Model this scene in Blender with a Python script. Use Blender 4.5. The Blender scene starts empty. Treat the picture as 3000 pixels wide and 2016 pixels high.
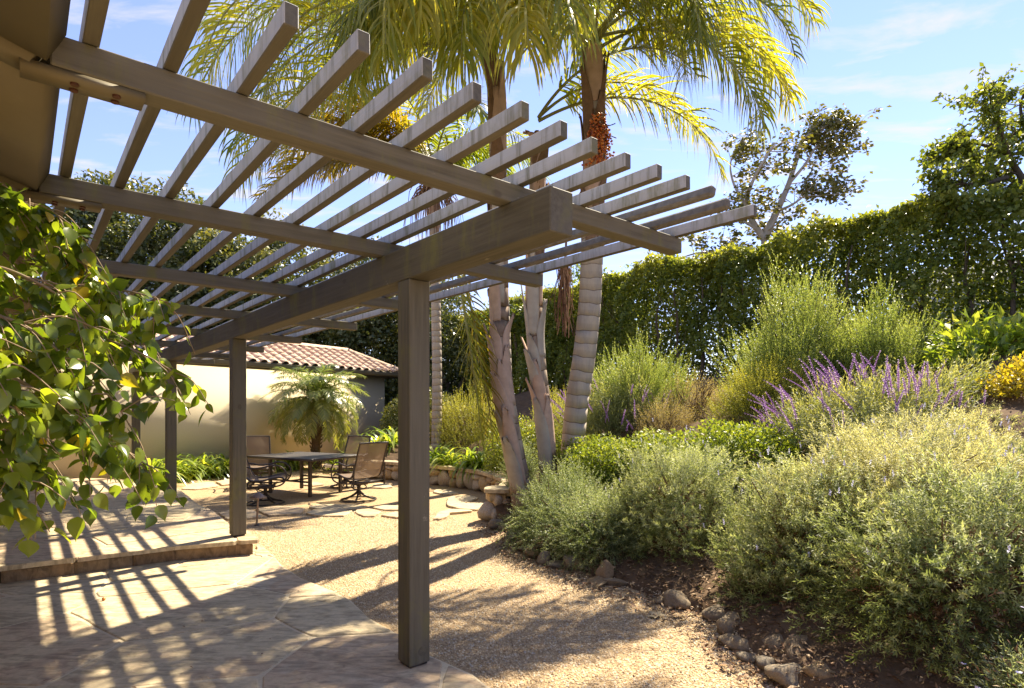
import bpy, bmesh, math, random
import numpy as np
from mathutils import Vector, Matrix

# ------------------------------------------------------------------ camera, light, exposure
SC = bpy.context.scene
COL = SC.collection
CAM_H = 1.52
FPX = 1710.0            # focal length for a 3000 pixel wide frame
HORIZON = 1202.0
cam_d = bpy.data.cameras.new('camera')
cam_d.sensor_width = 36.0
cam_d.lens = FPX / 3000.0 * 36.0
cam_d.shift_y = (HORIZON - 1008.0) / 3000.0
cam_d.clip_start = 0.05
cam_d.clip_end = 2000.0
cam = bpy.data.objects.new('camera', cam_d)
cam.location = (0, 0, CAM_H)
cam.rotation_euler = (math.radians(90), 0, 0)
COL.objects.link(cam)
SC.camera = cam

SUN_AZ = math.radians(35.8)      # clockwise from +Y
SUN_EL = math.radians(51.5)
sun_dir = Vector((math.sin(SUN_AZ) * math.cos(SUN_EL), math.cos(SUN_AZ) * math.cos(SUN_EL), math.sin(SUN_EL)))
sun_d = bpy.data.lights.new('sun', 'SUN')
sun_d.energy = 4.6
sun_d.angle = math.radians(0.55)
sun_d.color = (1.0, 0.88, 0.67)
sun = bpy.data.objects.new('sun', sun_d)
sun.rotation_euler = sun_dir.to_track_quat('Z', 'Y').to_euler()
sun.location = (0, 0, 30)
COL.objects.link(sun)

W = bpy.data.worlds.new('World')
SC.world = W
W.use_nodes = True
wn, wl = W.node_tree.nodes, W.node_tree.links
wn.clear()
w_out = wn.new('ShaderNodeOutputWorld')
w_bg = wn.new('ShaderNodeBackground')
w_bg.inputs['Strength'].default_value = 0.15
sky = wn.new('ShaderNodeTexSky')
sky.sky_type = 'NISHITA'
sky.sun_disc = False
sky.sun_elevation = SUN_EL
sky.sun_rotation = SUN_AZ
sky.air_density = 1.0
sky.dust_density = 0.0
sky.ozone_density = 3.5
# thin wind-drawn clouds: noise on a flat layer overhead (direction / height)
tc = wn.new('ShaderNodeTexCoord')
sep = wn.new('ShaderNodeSeparateXYZ')
wl.new(tc.outputs['Generated'], sep.inputs[0])
mx = wn.new('ShaderNodeMath'); mx.operation = 'MAXIMUM'; mx.inputs[1].default_value = 0.06
wl.new(sep.outputs['Z'], mx.inputs[0])
dv = wn.new('ShaderNodeVectorMath'); dv.operation = 'DIVIDE'
wl.new(tc.outputs['Generated'], dv.inputs[0])
wl.new(mx.outputs[0], dv.inputs[1])
mp = wn.new('ShaderNodeMapping')
mp.inputs['Rotation'].default_value = (0, 0, math.radians(38))
mp.inputs['Scale'].default_value = (1.1, 2.6, 0.0)
mp.inputs['Location'].default_value = (3.1, 0.7, 0)
wl.new(dv.outputs[0], mp.inputs[0])
n1 = wn.new('ShaderNodeTexNoise')
n1.inputs['Scale'].default_value = 2.4
n1.inputs['Detail'].default_value = 8
n1.inputs['Roughness'].default_value = 0.58
n1.inputs['Distortion'].default_value = 0.3
wl.new(mp.outputs[0], n1.inputs['Vector'])
rp = wn.new('ShaderNodeValToRGB')
rp.color_ramp.elements[0].position = 0.50
rp.color_ramp.elements[1].position = 0.70
rp.color_ramp.elements[1].color = (0.75, 0.75, 0.75, 1)
wl.new(n1.outputs['Fac'], rp.inputs[0])
w_mix = wn.new('ShaderNodeMix'); w_mix.data_type = 'RGBA'
wl.new(rp.outputs[0], w_mix.inputs[0])
# faint even veil of high haze over the whole sky
w_veil = wn.new('ShaderNodeMix'); w_veil.data_type = 'RGBA'
w_veil.inputs[0].default_value = 0.04
w_tint = wn.new('ShaderNodeMix'); w_tint.data_type = 'RGBA'; w_tint.blend_type = 'MULTIPLY'
w_tint.inputs[0].default_value = 1.0
w_hs = wn.new('ShaderNodeHueSaturation'); w_hs.inputs['Saturation'].default_value = 1.0; w_hs.inputs['Value'].default_value = 0.66
wl.new(sky.outputs[0], w_hs.inputs['Color'])
wl.new(w_hs.outputs[0], w_tint.inputs[6])
w_tint.inputs[7].default_value = (0.95, 0.795, 0.90, 1)      # Californian autumn sky, less green than the model's
wl.new(w_tint.outputs[2], w_veil.inputs[6])
w_veil.inputs[7].default_value = (3.4, 3.6, 4.6, 1)
wl.new(w_veil.outputs[2], w_mix.inputs[6])
w_mix.inputs[7].default_value = (2.1, 2.0, 2.1, 1)
wl.new(w_mix.outputs[2], w_bg.inputs['Color'])
wl.new(w_bg.outputs[0], w_out.inputs[0])

SC.view_settings.view_transform = 'Standard'
SC.view_settings.look = 'None'
SC.view_settings.exposure = 1.68
SC.view_settings.gamma = 1.0
SC.view_settings.use_curve_mapping = False
SC.render.engine = 'CYCLES'
SC.cycles.max_bounces = 10
SC.cycles.diffuse_bounces = 6
SC.cycles.glossy_bounces = 2
SC.cycles.transmission_bounces = 5
SC.cycles.transparent_max_bounces = 12
SC.cycles.caustics_reflective = False
SC.cycles.caustics_refractive = False
SC.cycles.use_denoising = True

# ------------------------------------------------------------------ frames of reference
TH = math.radians(40.1)
CT, ST = math.cos(TH), math.sin(TH)
OX, OY = -0.5915, 3.3695           # outer corner of the near pergola post
def wor(b, t):                     # pergola plan (b across, t along the beam) -> world
    return (OX + CT * b - ST * t, OY + ST * b + CT * t)
def loc(x, y):
    dx, dy = x - OX, y - OY
    return (CT * dx + ST * dy, -ST * dx + CT * dy)
def G(px, py, z=0.0):              # survey: sight line meets the level z
    y = (CAM_H - z) * FPX / (py - HORIZON)
    return ((px - 1500.0) / FPX * y, y)
def S(px, py, y):                  # survey: sight line at distance y
    return Vector(((px - 1500.0) / FPX * y, y, CAM_H + (HORIZON - py) * y / FPX))

# ------------------------------------------------------------------ generic helpers
def link(name, me, mat=None, parent=None):
    o = bpy.data.objects.new(name, me)
    COL.objects.link(o)
    if mat is not None and me is not None:
        if len(me.materials) == 0:
            me.materials.append(mat)
    if parent is not None:
        o.parent = parent
    return o

def tag(o, label=None, cat=None, group=None, kind=None):
    if label: o['label'] = label
    if cat: o['category'] = cat
    if group: o['group'] = group
    if kind: o['kind'] = kind
    return o

def thing(name, label, cat, at=(0, 0, 0), rz=0.0, group=None):
    o = bpy.data.objects.new(name, None)
    o.empty_display_size = 0.2
    COL.objects.link(o)
    o.location = at
    o.rotation_euler = (0, 0, rz)
    return tag(o, label, cat, group)

class Geo:
    """collects vertices, quads / tris and one tint per face"""
    def __init__(s):
        s.v, s.q, s.t, s.qt, s.tt, s.n = [], [], [], [], [], 0
    def quads(s, v, q, tint=0.5):
        v = np.asarray(v, float).reshape(-1, 3); q = np.asarray(q, int).reshape(-1, 4)
        s.v.append(v); s.q.append(q + s.n); s.n += len(v)
        s.qt.append(np.broadcast_to(np.asarray(tint, float), (len(q),)).copy())
    def tris(s, v, t, tint=0.5):
        v = np.asarray(v, float).reshape(-1, 3); t = np.asarray(t, int).reshape(-1, 3)
        s.v.append(v); s.t.append(t + s.n); s.n += len(v)
        s.tt.append(np.broadcast_to(np.asarray(tint, float), (len(t),)).copy())
    def mesh(s, name, smooth=False):
        me = bpy.data.meshes.new(name)
        v = np.concatenate(s.v) if s.v else np.zeros((0, 3))
        q = np.concatenate(s.q) if s.q else np.zeros((0, 4), int)
        t = np.concatenate(s.t) if s.t else np.zeros((0, 3), int)
        me.vertices.add(len(v)); me.vertices.foreach_set('co', v.astype(np.float32).ravel())
        nl = q.size + t.size
        me.loops.add(nl)
        me.loops.foreach_set('vertex_index', np.concatenate([q.ravel(), t.ravel()]).astype(np.int32))
        nf = len(q) + len(t)
        me.polygons.add(nf)
        st = np.concatenate([np.arange(len(q)) * 4, q.size + np.arange(len(t)) * 3]).astype(np.int32)
        me.polygons.foreach_set('loop_start', st)
        me.polygons.foreach_set('loop_total', np.concatenate([np.full(len(q), 4), np.full(len(t), 3)]).astype(np.int32))
        if smooth:
            me.polygons.foreach_set('use_smooth', np.ones(nf, bool))
        me.update(calc_edges=True)
        tint = np.concatenate((s.qt if s.qt else []) + (s.tt if s.tt else [])) if nf else np.zeros(0)
        a = me.attributes.new('tint', 'FLOAT', 'FACE')
        a.data.foreach_set('value', tint.astype(np.float32))
        return me
    def build(s, name, mat, parent=None, smooth=False):
        return link(name, s.mesh(name, smooth), mat, parent)

def unit(a):
    a = np.asarray(a, float)
    return a / np.maximum(np.linalg.norm(a, axis=-1, keepdims=True), 1e-9)

def catmull(pts, n):
    pts = [np.asarray(p, float) for p in pts]
    P = [2 * pts[0] - pts[1]] + pts + [2 * pts[-1] - pts[-2]]
    out = []
    m = len(pts) - 1
    for i in range(n + 1):
        u = i / n * m
        k = min(int(u), m - 1); u -= k
        a, b, c, d = P[k], P[k + 1], P[k + 2], P[k + 3]
        out.append(0.5 * ((2 * b) + (c - a) * u + (2 * a - 5 * b + 4 * c - d) * u * u + (3 * b - a - 3 * c + d) * u ** 3))
    return np.array(out)

def tube(g, pts, rad, seg=8, tint=0.5, cap=True, flat=1.0, lump=None):
    pts = np.asarray(pts, float)
    n = len(pts)
    rad = np.broadcast_to(np.asarray(rad, float), (n,))
    T = np.gradient(pts, axis=0); T = unit(T)
    ref = np.array([0, 0, 1.0]) if abs(T[0][2]) < 0.9 else np.array([1.0, 0, 0])
    u = unit(np.cross(T[0], ref)); vs = []
    for i in range(n):
        u = u - T[i] * np.dot(u, T[i]); u = unit(u)
        w = np.cross(T[i], u)
        for j in range(seg):
            a = 2 * math.pi * j / seg
            r = rad[i] * (1.0 if lump is None else lump(i, j))
            vs.append(pts[i] + (u * math.cos(a) + w * math.sin(a) * flat) * r)
    q = []
    for i in range(n - 1):
        for j in range(seg):
            k = (j + 1) % seg
            q.append((i * seg + j, i * seg + k, (i + 1) * seg + k, (i + 1) * seg + j))
    base = g.n
    g.quads(vs, q, tint)
    if cap:
        for i, rev in ((0, True), (n - 1, False)):
            c = pts[i]
            ring = vs[i * seg:(i + 1) * seg]
            tr = [(seg, (j + 1) % seg, j) if rev else (seg, j, (j + 1) % seg) for j in range(seg)]
            g.tris(ring + [c], tr, tint)

def box(g, x0, x1, y0, y1, z0, z1, tint=0.5):
    v = [(x0, y0, z0), (x1, y0, z0), (x1, y1, z0), (x0, y1, z0), (x0, y0, z1), (x1, y0, z1), (x1, y1, z1), (x0, y1, z1)]
    g.quads(v, [(0, 3, 2, 1), (4, 5, 6, 7), (0, 1, 5, 4), (1, 2, 6, 5), (2, 3, 7, 6), (3, 0, 4, 7)], tint)

def timber(name, size, mat, parent, at, rot=(0, 0, 0), bevel=0.004, warp=0.0, seed=0, cuts=1):
    """a bevelled piece of sawn timber, centred in section, origin at its middle"""
    bm = bmesh.new()
    bmesh.ops.create_cube(bm, size=1.0)
    bmesh.ops.scale(bm, vec=size, verts=bm.verts)
    ax = max(range(3), key=lambda k: size[k])
    if cuts > 1:
        ed = [e for e in bm.edges if abs((e.verts[0].co - e.verts[1].co)[ax]) > 1e-4]
        bmesh.ops.subdivide_edges(bm, edges=ed, cuts=cuts, use_grid_fill=True)
        r = random.Random(seed)
        ph = [r.uniform(0, 6) for _ in range(4)]
        for v in bm.verts:
            p = v.co[ax]
            o1, o2 = (ax + 1) % 3, (ax + 2) % 3
            v.co[o1] += warp * (math.sin(p * 0.9 + ph[0]) + 0.4 * math.sin(p * 3.1 + ph[1]))
            v.co[o2] += warp * (math.sin(p * 0.8 + ph[2]) + 0.4 * math.sin(p * 2.7 + ph[3]))
    lim = [e for e in bm.edges if len(e.link_faces) == 2 and e.calc_face_angle(0) > 0.6]
    bmesh.ops.bevel(bm, geom=lim, offset=bevel, segments=1, affect='EDGES')
    me = bpy.data.meshes.new(name)
    bm.to_mesh(me); bm.free()
    o = link(name, me, mat, parent)
    o.location = at
    o.rotation_euler = rot
    return o

# ------------------------------------------------------------------ materials
def new_mat(name):
    m = bpy.data.materials.new(name)
    m.use_nodes = True
    nt = m.node_tree
    nt.nodes.clear()
    out = nt.nodes.new('ShaderNodeOutputMaterial')
    return m, nt.nodes, nt.links, out

def ramp(nodes, stops):
    r = nodes.new('ShaderNodeValToRGB')
    el = r.color_ramp.elements
    while len(el) < len(stops): el.new(0.5)
    for e, (p, c) in zip(el, stops):
        e.position = p
        e.color = (c[0], c[1], c[2], 1) if hasattr(c, '__len__') else (c, c, c, 1)
    return r

def noise(nodes, links, scale, detail=4, rough=0.55, vec=None, dist=0.0):
    n = nodes.new('ShaderNodeTexNoise')
    n.inputs['Scale'].default_value = scale
    n.inputs['Detail'].default_value = detail
    n.inputs['Roughness'].default_value = rough
    n.inputs['Distortion'].default_value = dist
    if vec is not None: links.new(vec, n.inputs['Vector'])
    return n

def mixc(nodes, links, fac, a, b, mode='MIX'):
    m = nodes.new('ShaderNodeMix'); m.data_type = 'RGBA'; m.blend_type = mode
    for sock, val in ((m.inputs[0], fac), (m.inputs[6], a), (m.inputs[7], b)):
        if isinstance(val, (int, float)): sock.default_value = val
        elif isinstance(val, tuple): sock.default_value = (val[0], val[1], val[2], 1)
        else: links.new(val, sock)
    return m.outputs[2]

def coords(nodes, links, kind='Object', scale=(1, 1, 1), loc_=(0, 0, 0)):
    t = nodes.new('ShaderNodeTexCoord')
    m = nodes.new('ShaderNodeMapping')
    m.inputs['Scale'].default_value = scale
    m.inputs['Location'].default_value = loc_
    links.new(t.outputs[kind], m.inputs[0])
    return m.outputs[0]

def bump(nodes, links, height, strength=0.3, dist=0.01):
    b = nodes.new('ShaderNodeBump')
    b.inputs['Strength'].default_value = strength
    b.inputs['Distance'].default_value = dist
    links.new(height, b.inputs['Height'])
    return b.outputs[0]

def finish(nodes, links, out, color, rough=0.7, normal=None, spec=0.5, metal=0.0):
    p = nodes.new('ShaderNodeBsdfPrincipled')
    if isinstance(color, tuple): p.inputs['Base Color'].default_value = (*color, 1)
    else: links.new(color, p.inputs['Base Color'])
    if isinstance(rough, (int, float)): p.inputs['Roughness'].default_value = rough
    else: links.new(rough, p.inputs['Roughness'])
    p.inputs['Specular IOR Level'].default_value = spec
    p.inputs['Metallic'].default_value = metal
    if normal is not None: links.new(normal, p.inputs['Normal'])
    links.new(p.outputs[0], out.inputs[0])
    return p

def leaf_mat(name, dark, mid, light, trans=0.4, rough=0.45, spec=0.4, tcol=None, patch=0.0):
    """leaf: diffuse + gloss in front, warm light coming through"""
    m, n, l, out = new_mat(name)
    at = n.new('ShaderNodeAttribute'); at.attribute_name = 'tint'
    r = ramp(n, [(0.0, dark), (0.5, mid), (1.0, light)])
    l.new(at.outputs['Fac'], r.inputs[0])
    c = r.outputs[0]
    p = n.new('ShaderNodeBsdfPrincipled')
    l.new(c, p.inputs['Base Color'])
    p.inputs['Roughness'].default_value = rough
    p.inputs['Specular IOR Level'].default_value = spec
    t = n.new('ShaderNodeBsdfTranslucent')
    tc_ = mixc(n, l, 1.0, c, tcol or (2.3, 2.0, 0.6), 'MULTIPLY')
    l.new(tc_, t.inputs[0])
    ms = n.new('ShaderNodeMixShader')
    ms.inputs[0].default_value = trans
    l.new(p.outputs[0], ms.inputs[1]); l.new(t.outputs[0], ms.inputs[2])
    l.new(ms.outputs[0], out.inputs[0])
    return m

def plain(name, color, rough=0.6, spec=0.4, metal=0.0, nscale=30, namt=0.25, bstr=0.15, bdist=0.004):
    m, n, l, out = new_mat(name)
    v = coords(n, l)
    nz = noise(n, l, nscale, 5, 0.6, v)
    hi = tuple(min(1, c * (1 + namt)) for c in color)
    lo = tuple(c * (1 - namt) for c in color)
    c = mixc(n, l, nz.outputs['Fac'], lo, hi)
    finish(n, l, out, c, rough, bump(n, l, nz.outputs['Fac'], bstr, bdist), spec, metal)
    return m

def paint_wood(name, weather):
    """brown-grey stained timber; grain along the longest side; moss and rain streaks"""
    m, n, l, out = new_mat(name)
    t = n.new('ShaderNodeTexCoord')
    oi = n.new('ShaderNodeObjectInfo')
    ad = n.new('ShaderNodeVectorMath'); ad.operation = 'ADD'
    ml = n.new('ShaderNodeVectorMath'); ml.operation = 'SCALE'; ml.inputs['Scale'].default_value = 37.0
    cx = n.new('ShaderNodeCombineXYZ')
    for k in range(3): l.new(oi.outputs['Random'], cx.inputs[k])
    l.new(cx.outputs[0], ml.inputs[0])
    l.new(t.outputs['Object'], ad.inputs[0]); l.new(ml.outputs[0], ad.inputs[1])
    def mapped(sc):
        mm = n.new('ShaderNodeMapping'); mm.inputs['Scale'].default_value = sc
        l.new(ad.outputs[0], mm.inputs[0]); return mm.outputs[0]
    grain = noise(n, l, 1.0, 6, 0.65, mapped((42, 1.6, 42) if weather >= 0 else (42, 42, 1.6)))
    blot = noise(n, l, 3.0, 4, 0.6, mapped((1, 1, 1)))
    gr = ramp(n, [(0.36, 0.0), (0.64, 1.0)]); l.new(grain.outputs['Fac'], gr.inputs[0])
    base = mixc(n, l, gr.outputs[0], (0.092, 0.080, 0.056), (0.150, 0.132, 0.095))
    bl2 = ramp(n, [(0.40, 0.0), (0.62, 0.75)]); l.new(blot.outputs['Fac'], bl2.inputs[0])
    base = mixc(n, l, bl2.outputs[0], base, (0.128, 0.112, 0.080))
    ton = n.new('ShaderNodeMapRange'); ton.inputs[3].default_value = 0.82; ton.inputs[4].default_value = 1.16
    l.new(oi.outputs['Random'], ton.inputs[0])
    base = mixc(n, l, 1.0, base, ton.outputs[0], 'MULTIPLY')
    chip = noise(n, l, 9.0, 6, 0.75, mapped((1, 0.5, 1)))
    cr = ramp(n, [(0.66, 0.0), (0.70, 0.7)]); l.new(chip.outputs['Fac'], cr.inputs[0])
    base = mixc(n, l, cr.outputs[0], base, (0.28, 0.24, 0.175))
    knot = n.new('ShaderNodeTexVoronoi'); knot.inputs['Scale'].default_value = 2.6
    l.new(mapped((1.3, 0.8, 1.3) if weather >= 0 else (1.3, 1.3, 0.8)), knot.inputs['Vector'])
    kr = ramp(n, [(0.045, 0.55), (0.075, 0.0)]); l.new(knot.outputs['Distance'], kr.inputs[0])
    base = mixc(n, l, kr.outputs[0], base, (0.07, 0.055, 0.037))
    geo = n.new('ShaderNodeNewGeometry')
    sepn = n.new('ShaderNodeSeparateXYZ'); l.new(geo.outputs['True Normal'], sepn.inputs[0])
    if weather > 0:
        side = n.new('ShaderNodeMapRange'); side.inputs[1].default_value = -0.6; side.inputs[2].default_value = -0.3
        l.new(sepn.outputs[2], side.inputs[0])
        streak = noise(n, l, 1.0, 5, 0.7, mapped((10, 22, 2.0)))
        sr = ramp(n, [(0.28, 0.0), (0.50, 1.0)]); l.new(streak.outputs['Fac'], sr.inputs[0])
        grey = mixc(n, l, sr.outputs[0], (0.17, 0.165, 0.105), (0.47, 0.46, 0.44))
        fac = n.new('ShaderNodeMath'); fac.operation = 'MULTIPLY'; fac.inputs[1].default_value = weather
        dt = n.new('ShaderNodeVectorMath'); dt.operation = 'DOT_PRODUCT'; dt.inputs[1].default_value = (-ST, CT, 0)
        l.new(geo.outputs['True Normal'], dt.inputs[0])
        ab = n.new('ShaderNodeMath'); ab.operation = 'ABSOLUTE'; l.new(dt.outputs['Value'], ab.inputs[0])
        en = n.new('ShaderNodeMapRange'); en.inputs[1].default_value = 0.75; en.inputs[2].default_value = 0.9; en.inputs[3].default_value = 1.0; en.inputs[4].default_value = 0.0
        l.new(ab.outputs[0], en.inputs[0])
        f0 = n.new('ShaderNodeMath'); f0.operation = 'MULTIPLY'; l.new(side.outputs[0], f0.inputs[0]); l.new(en.outputs[0], f0.inputs[1])
        l.new(f0.outputs[0], fac.inputs[0])
        base = mixc(n, l, fac.outputs[0], base, grey)
    moss = noise(n, l, 2.2, 5, 0.7, mapped((1, 2.4, 0.8)))
    mr = ramp(n, [(0.52, 0.0), (0.70, 0.8)]); l.new(moss.outputs['Fac'], mr.inputs[0])
    msid = n.new('ShaderNodeMapRange'); msid.inputs[1].default_value = -0.5; msid.inputs[2].default_value = 0.0
    l.new(sepn.outputs[2], msid.inputs[0])
    mf = n.new('ShaderNodeMath'); mf.operation = 'MULTIPLY'
    l.new(mr.outputs[0], mf.inputs[0]); l.new(msid.outputs[0], mf.inputs[1])
    base = mixc(n, l, mf.outputs[0], base, (0.17, 0.16, 0.05))
    finish(n, l, out, base, 0.72, bump(n, l, grain.outputs['Fac'], 0.7, 0.004), 0.3)
    return m

M = {}
M['wood'] = paint_wood('stained_timber', 0.0)
M['post_wood'] = paint_wood('stained_post', -1)
M['slat_wood'] = paint_wood('weathered_slat', 0.85)
M['bare_wood'] = plain('bare_driftwood', (0.17, 0.155, 0.13), 0.85, 0.2, nscale=25, namt=0.6, bstr=0.6, bdist=0.006)
M['house_wood'] = plain('house_trim', (0.15, 0.12, 0.065), 0.6, 0.35, nscale=8, namt=0.12, bstr=0.12)
M['bolt'] = plain('rusty_bolt', (0.12, 0.05, 0.03), 0.6, 0.4, 0.6)

def stone_mat(name, cols, scale=2.2, rough=0.8, per=0.55, bd=0.010):
    """natural flagstone / rock, each object its own hue"""
    m, n, l, out = new_mat(name)
    t = n.new('ShaderNodeTexCoord'); oi = n.new('ShaderNodeObjectInfo')
    ml = n.new('ShaderNodeVectorMath'); ml.operation = 'SCALE'; ml.inputs['Scale'].default_value = 53.0
    cx = n.new('ShaderNodeCombineXYZ')
    for k in range(3): l.new(oi.outputs['Random'], cx.inputs[k])
    l.new(cx.outputs[0], ml.inputs[0])
    ad = n.new('ShaderNodeVectorMath'); l.new(t.outputs['Object'], ad.inputs[0]); l.new(ml.outputs[0], ad.inputs[1])
    a = noise(n, l, scale, 7, 0.66, ad.outputs[0], 0.8)
    b = noise(n, l, scale * 9, 6, 0.7, ad.outputs[0])
    st = n.new('ShaderNodeMapping'); st.inputs['Scale'].default_value = (1.2, 4.2, 1.0); st.inputs['Rotation'].default_value = (0, 0, 0.9)
    l.new(ad.outputs[0], st.inputs[0])
    d = noise(n, l, scale * 1.6, 6, 0.62, st.outputs[0], 1.2)
    mi = n.new('ShaderNodeMath'); mi.operation = 'MULTIPLY_ADD'; mi.inputs[1].default_value = per
    l.new(oi.outputs['Random'], mi.inputs[0])
    sc2 = n.new('ShaderNodeMath'); sc2.operation = 'MULTIPLY_ADD'; sc2.inputs[1].default_value = 1.1; sc2.inputs[2].default_value = -0.28
    l.new(a.outputs['Fac'], sc2.inputs[0]); l.new(sc2.outputs[0], mi.inputs[2])
    r = ramp(n, [(i / (len(cols) - 1), c) for i, c in enumerate(cols)])
    l.new(mi.outputs[0], r.inputs[0])
    dk = ramp(n, [(0.36, 0.55), (0.56, 1.0)]); l.new(d.outputs['Fac'], dk.inputs[0])
    c = mixc(n, l, 0.95, r.outputs[0], dk.outputs[0], 'MULTIPLY')
    fk = ramp(n, [(0.3, 0.75), (0.65, 1.08)]); l.new(b.outputs['Fac'], fk.inputs[0])
    c = mixc(n, l, 0.8, c, fk.outputs[0], 'MULTIPLY')
    hs = n.new('ShaderNodeMath'); hs.operation = 'ADD'; l.new(d.outputs['Fac'], hs.inputs[0])
    h2 = n.new('ShaderNodeMath'); h2.operation = 'MULTIPLY'; h2.inputs[1].default_value = 0.4
    l.new(b.outputs['Fac'], h2.inputs[0]); l.new(h2.outputs[0], hs.inputs[1])
    finish(n, l, out, c, rough, bump(n, l, hs.outputs[0], 0.5, bd), 0.3)
    return m
M['flag'] = stone_mat('flagstone', [(0.42, 0.335, 0.20), (0.54, 0.44, 0.275), (0.60, 0.485, 0.305), (0.53, 0.385, 0.245), (0.55, 0.475, 0.335)])
M['riser'] = stone_mat('riser_stone', [(0.20, 0.12, 0.06), (0.28, 0.18, 0.09), (0.22, 0.16, 0.10)], 4)
M['wallstone'] = stone_mat('wall_stone', [(0.50, 0.41, 0.28), (0.56, 0.45, 0.28), (0.54, 0.35, 0.14), (0.58, 0.51, 0.41), (0.46, 0.32, 0.18)], 5, per=0.8)
M['rock'] = stone_mat('edging_rock', [(0.19, 0.15, 0.11), (0.28, 0.20, 0.12), (0.23, 0.20, 0.16), (0.32, 0.22, 0.115)], 5, per=0.8)
M['mortar'] = plain('mortar', (0.58, 0.48, 0.32), 0.9, 0.2, nscale=60, namt=0.2, bstr=0.4)
M['mortar_dark'] = plain('wall_mortar', (0.16, 0.12, 0.07), 0.9, 0.2, nscale=40, namt=0.3, bstr=0.4)

def gravel_mat():
    m, n, l, out = new_mat('pea_gravel')
    v = coords(n, l)
    vo = n.new('ShaderNodeTexVoronoi'); vo.inputs['Scale'].default_value = 78.0; l.new(v, vo.inputs['Vector'])
    sc = n.new('ShaderNodeSeparateColor'); l.new(vo.outputs['Color'], sc.inputs[0])
    r = ramp(n, [(0.0, (0.22, 0.13, 0.07)), (0.25, (0.43, 0.27, 0.13)), (0.6, (0.58, 0.40, 0.21)), (0.85, (0.66, 0.51, 0.31)), (1.0, (0.38, 0.31, 0.24))])
    l.new(sc.outputs[0], r.inputs[0])
    big = noise(n, l, 0.9, 4, 0.6, v)
    c = mixc(n, l, big.outputs['Fac'], r.outputs[0], (0.60, 0.43, 0.235))
    ed = ramp(n, [(0.15, 1.0), (0.75, 0.45)]); l.new(vo.outputs['Distance'], ed.inputs[0])
    c = mixc(n, l, 0.8, c, ed.outputs[0], 'MULTIPLY')
    inv = n.new('ShaderNodeMath'); inv.operation = 'SUBTRACT'; inv.inputs[0].default_value = 1.0
    l.new(vo.outputs['Distance'], inv.inputs[1])
    finish(n, l, out, c, 0.85, bump(n, l, inv.outputs[0], 0.9, 0.008), 0.25)
    return m
M['gravel'] = gravel_mat()
def tint_mat(name, stops, rough=0.8, spec=0.3):
    m, n, l, out = new_mat(name)
    at = n.new('ShaderNodeAttribute'); at.attribute_name = 'tint'
    r = ramp(n, stops); l.new(at.outputs['Fac'], r.inputs[0])
    finish(n, l, out, r.outputs[0], rough, None, spec)
    return m
M['pebble'] = tint_mat('pebbles', [(0.0, (0.24, 0.16, 0.09)), (0.3, (0.44, 0.30, 0.17)), (0.6, (0.58, 0.43, 0.26)), (0.85, (0.66, 0.55, 0.38)), (1.0, (0.38, 0.33, 0.28))])
M['litter'] = tint_mat('dry_leaf_litter', [(0.0, (0.07, 0.04, 0.025)), (0.4, (0.17, 0.09, 0.05)), (0.7, (0.28, 0.15, 0.07)), (1.0, (0.36, 0.26, 0.16))], 0.7)
M['soil'] = plain('garden_soil', (0.12, 0.08, 0.05), 0.95, 0.1, nscale=9, namt=0.5, bstr=0.8, bdist=0.03)
M['earth'] = plain('dry_earth', (0.20, 0.16, 0.10), 0.95, 0.1, nscale=2, namt=0.3, bstr=0.5, bdist=0.03)
M['stucco'] = plain('ochre_stucco', (0.76, 0.65, 0.45), 0.9, 0.15, nscale=28, namt=0.06, bstr=0.35, bdist=0.006)
M['white_wall'] = plain('white_render', (0.75, 0.74, 0.72), 0.9, 0.15, nscale=20, namt=0.04)
M['gutter'] = plain('brown_gutter', (0.16, 0.135, 0.095), 0.5, 0.4, nscale=6, namt=0.1, bstr=0.05)
M['fascia'] = plain('dark_eave_board', (0.12, 0.10, 0.07), 0.7, 0.3, nscale=10, namt=0.15)  # own dark brown of the eave boards
M['tile'] = stone_mat('terracotta_tile', [(0.62, 0.37, 0.245), (0.70, 0.47, 0.33), (0.74, 0.55, 0.41), (0.66, 0.42, 0.29)], 4, per=0.7, bd=0.003)
M['metal'] = plain('bronze_metal', (0.055, 0.042, 0.035), 0.42, 0.5, 0.35, nscale=60, namt=0.15, bstr=0.05)
M['tabletop'] = plain('table_top', (0.085, 0.075, 0.07), 0.38, 0.5, 0.1, nscale=14, namt=0.2, bstr=0.05)
M['copper'] = plain('aged_copper', (0.20, 0.15, 0.13), 0.45, 0.5, 0.5, nscale=20, namt=0.3)
def sling_mat():
    m, n, l, out = new_mat('mesh_sling')
    p = n.new('ShaderNodeBsdfPrincipled'); p.inputs['Base Color'].default_value = (0.24, 0.17, 0.115, 1)
    p.inputs['Roughness'].default_value = 0.6
    tl = n.new('ShaderNodeBsdfTranslucent'); tl.inputs[0].default_value = (0.25, 0.17, 0.10, 1)
    a = n.new('ShaderNodeMixShader'); a.inputs[0].default_value = 0.25
    l.new(p.outputs[0], a.inputs[1]); l.new(tl.outputs[0], a.inputs[2])
    tr = n.new('ShaderNodeBsdfTransparent')
    b = n.new('ShaderNodeMixShader'); b.inputs[0].default_value = 0.22
    l.new(a.outputs[0], b.inputs[1]); l.new(tr.outputs[0], b.inputs[2])
    l.new(b.outputs[0], out.inputs[0])
    return m
M['sling'] = sling_mat()
M['bark'] = plain('grey_bark', (0.30, 0.26, 0.21), 0.9, 0.2, nscale=14, namt=0.45, bstr=0.6, bdist=0.02)
M['oak_bark'] = plain('dark_bark', (0.09, 0.07, 0.05), 0.9, 0.2, nscale=10, namt=0.4, bstr=0.6, bdist=0.02)
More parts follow.
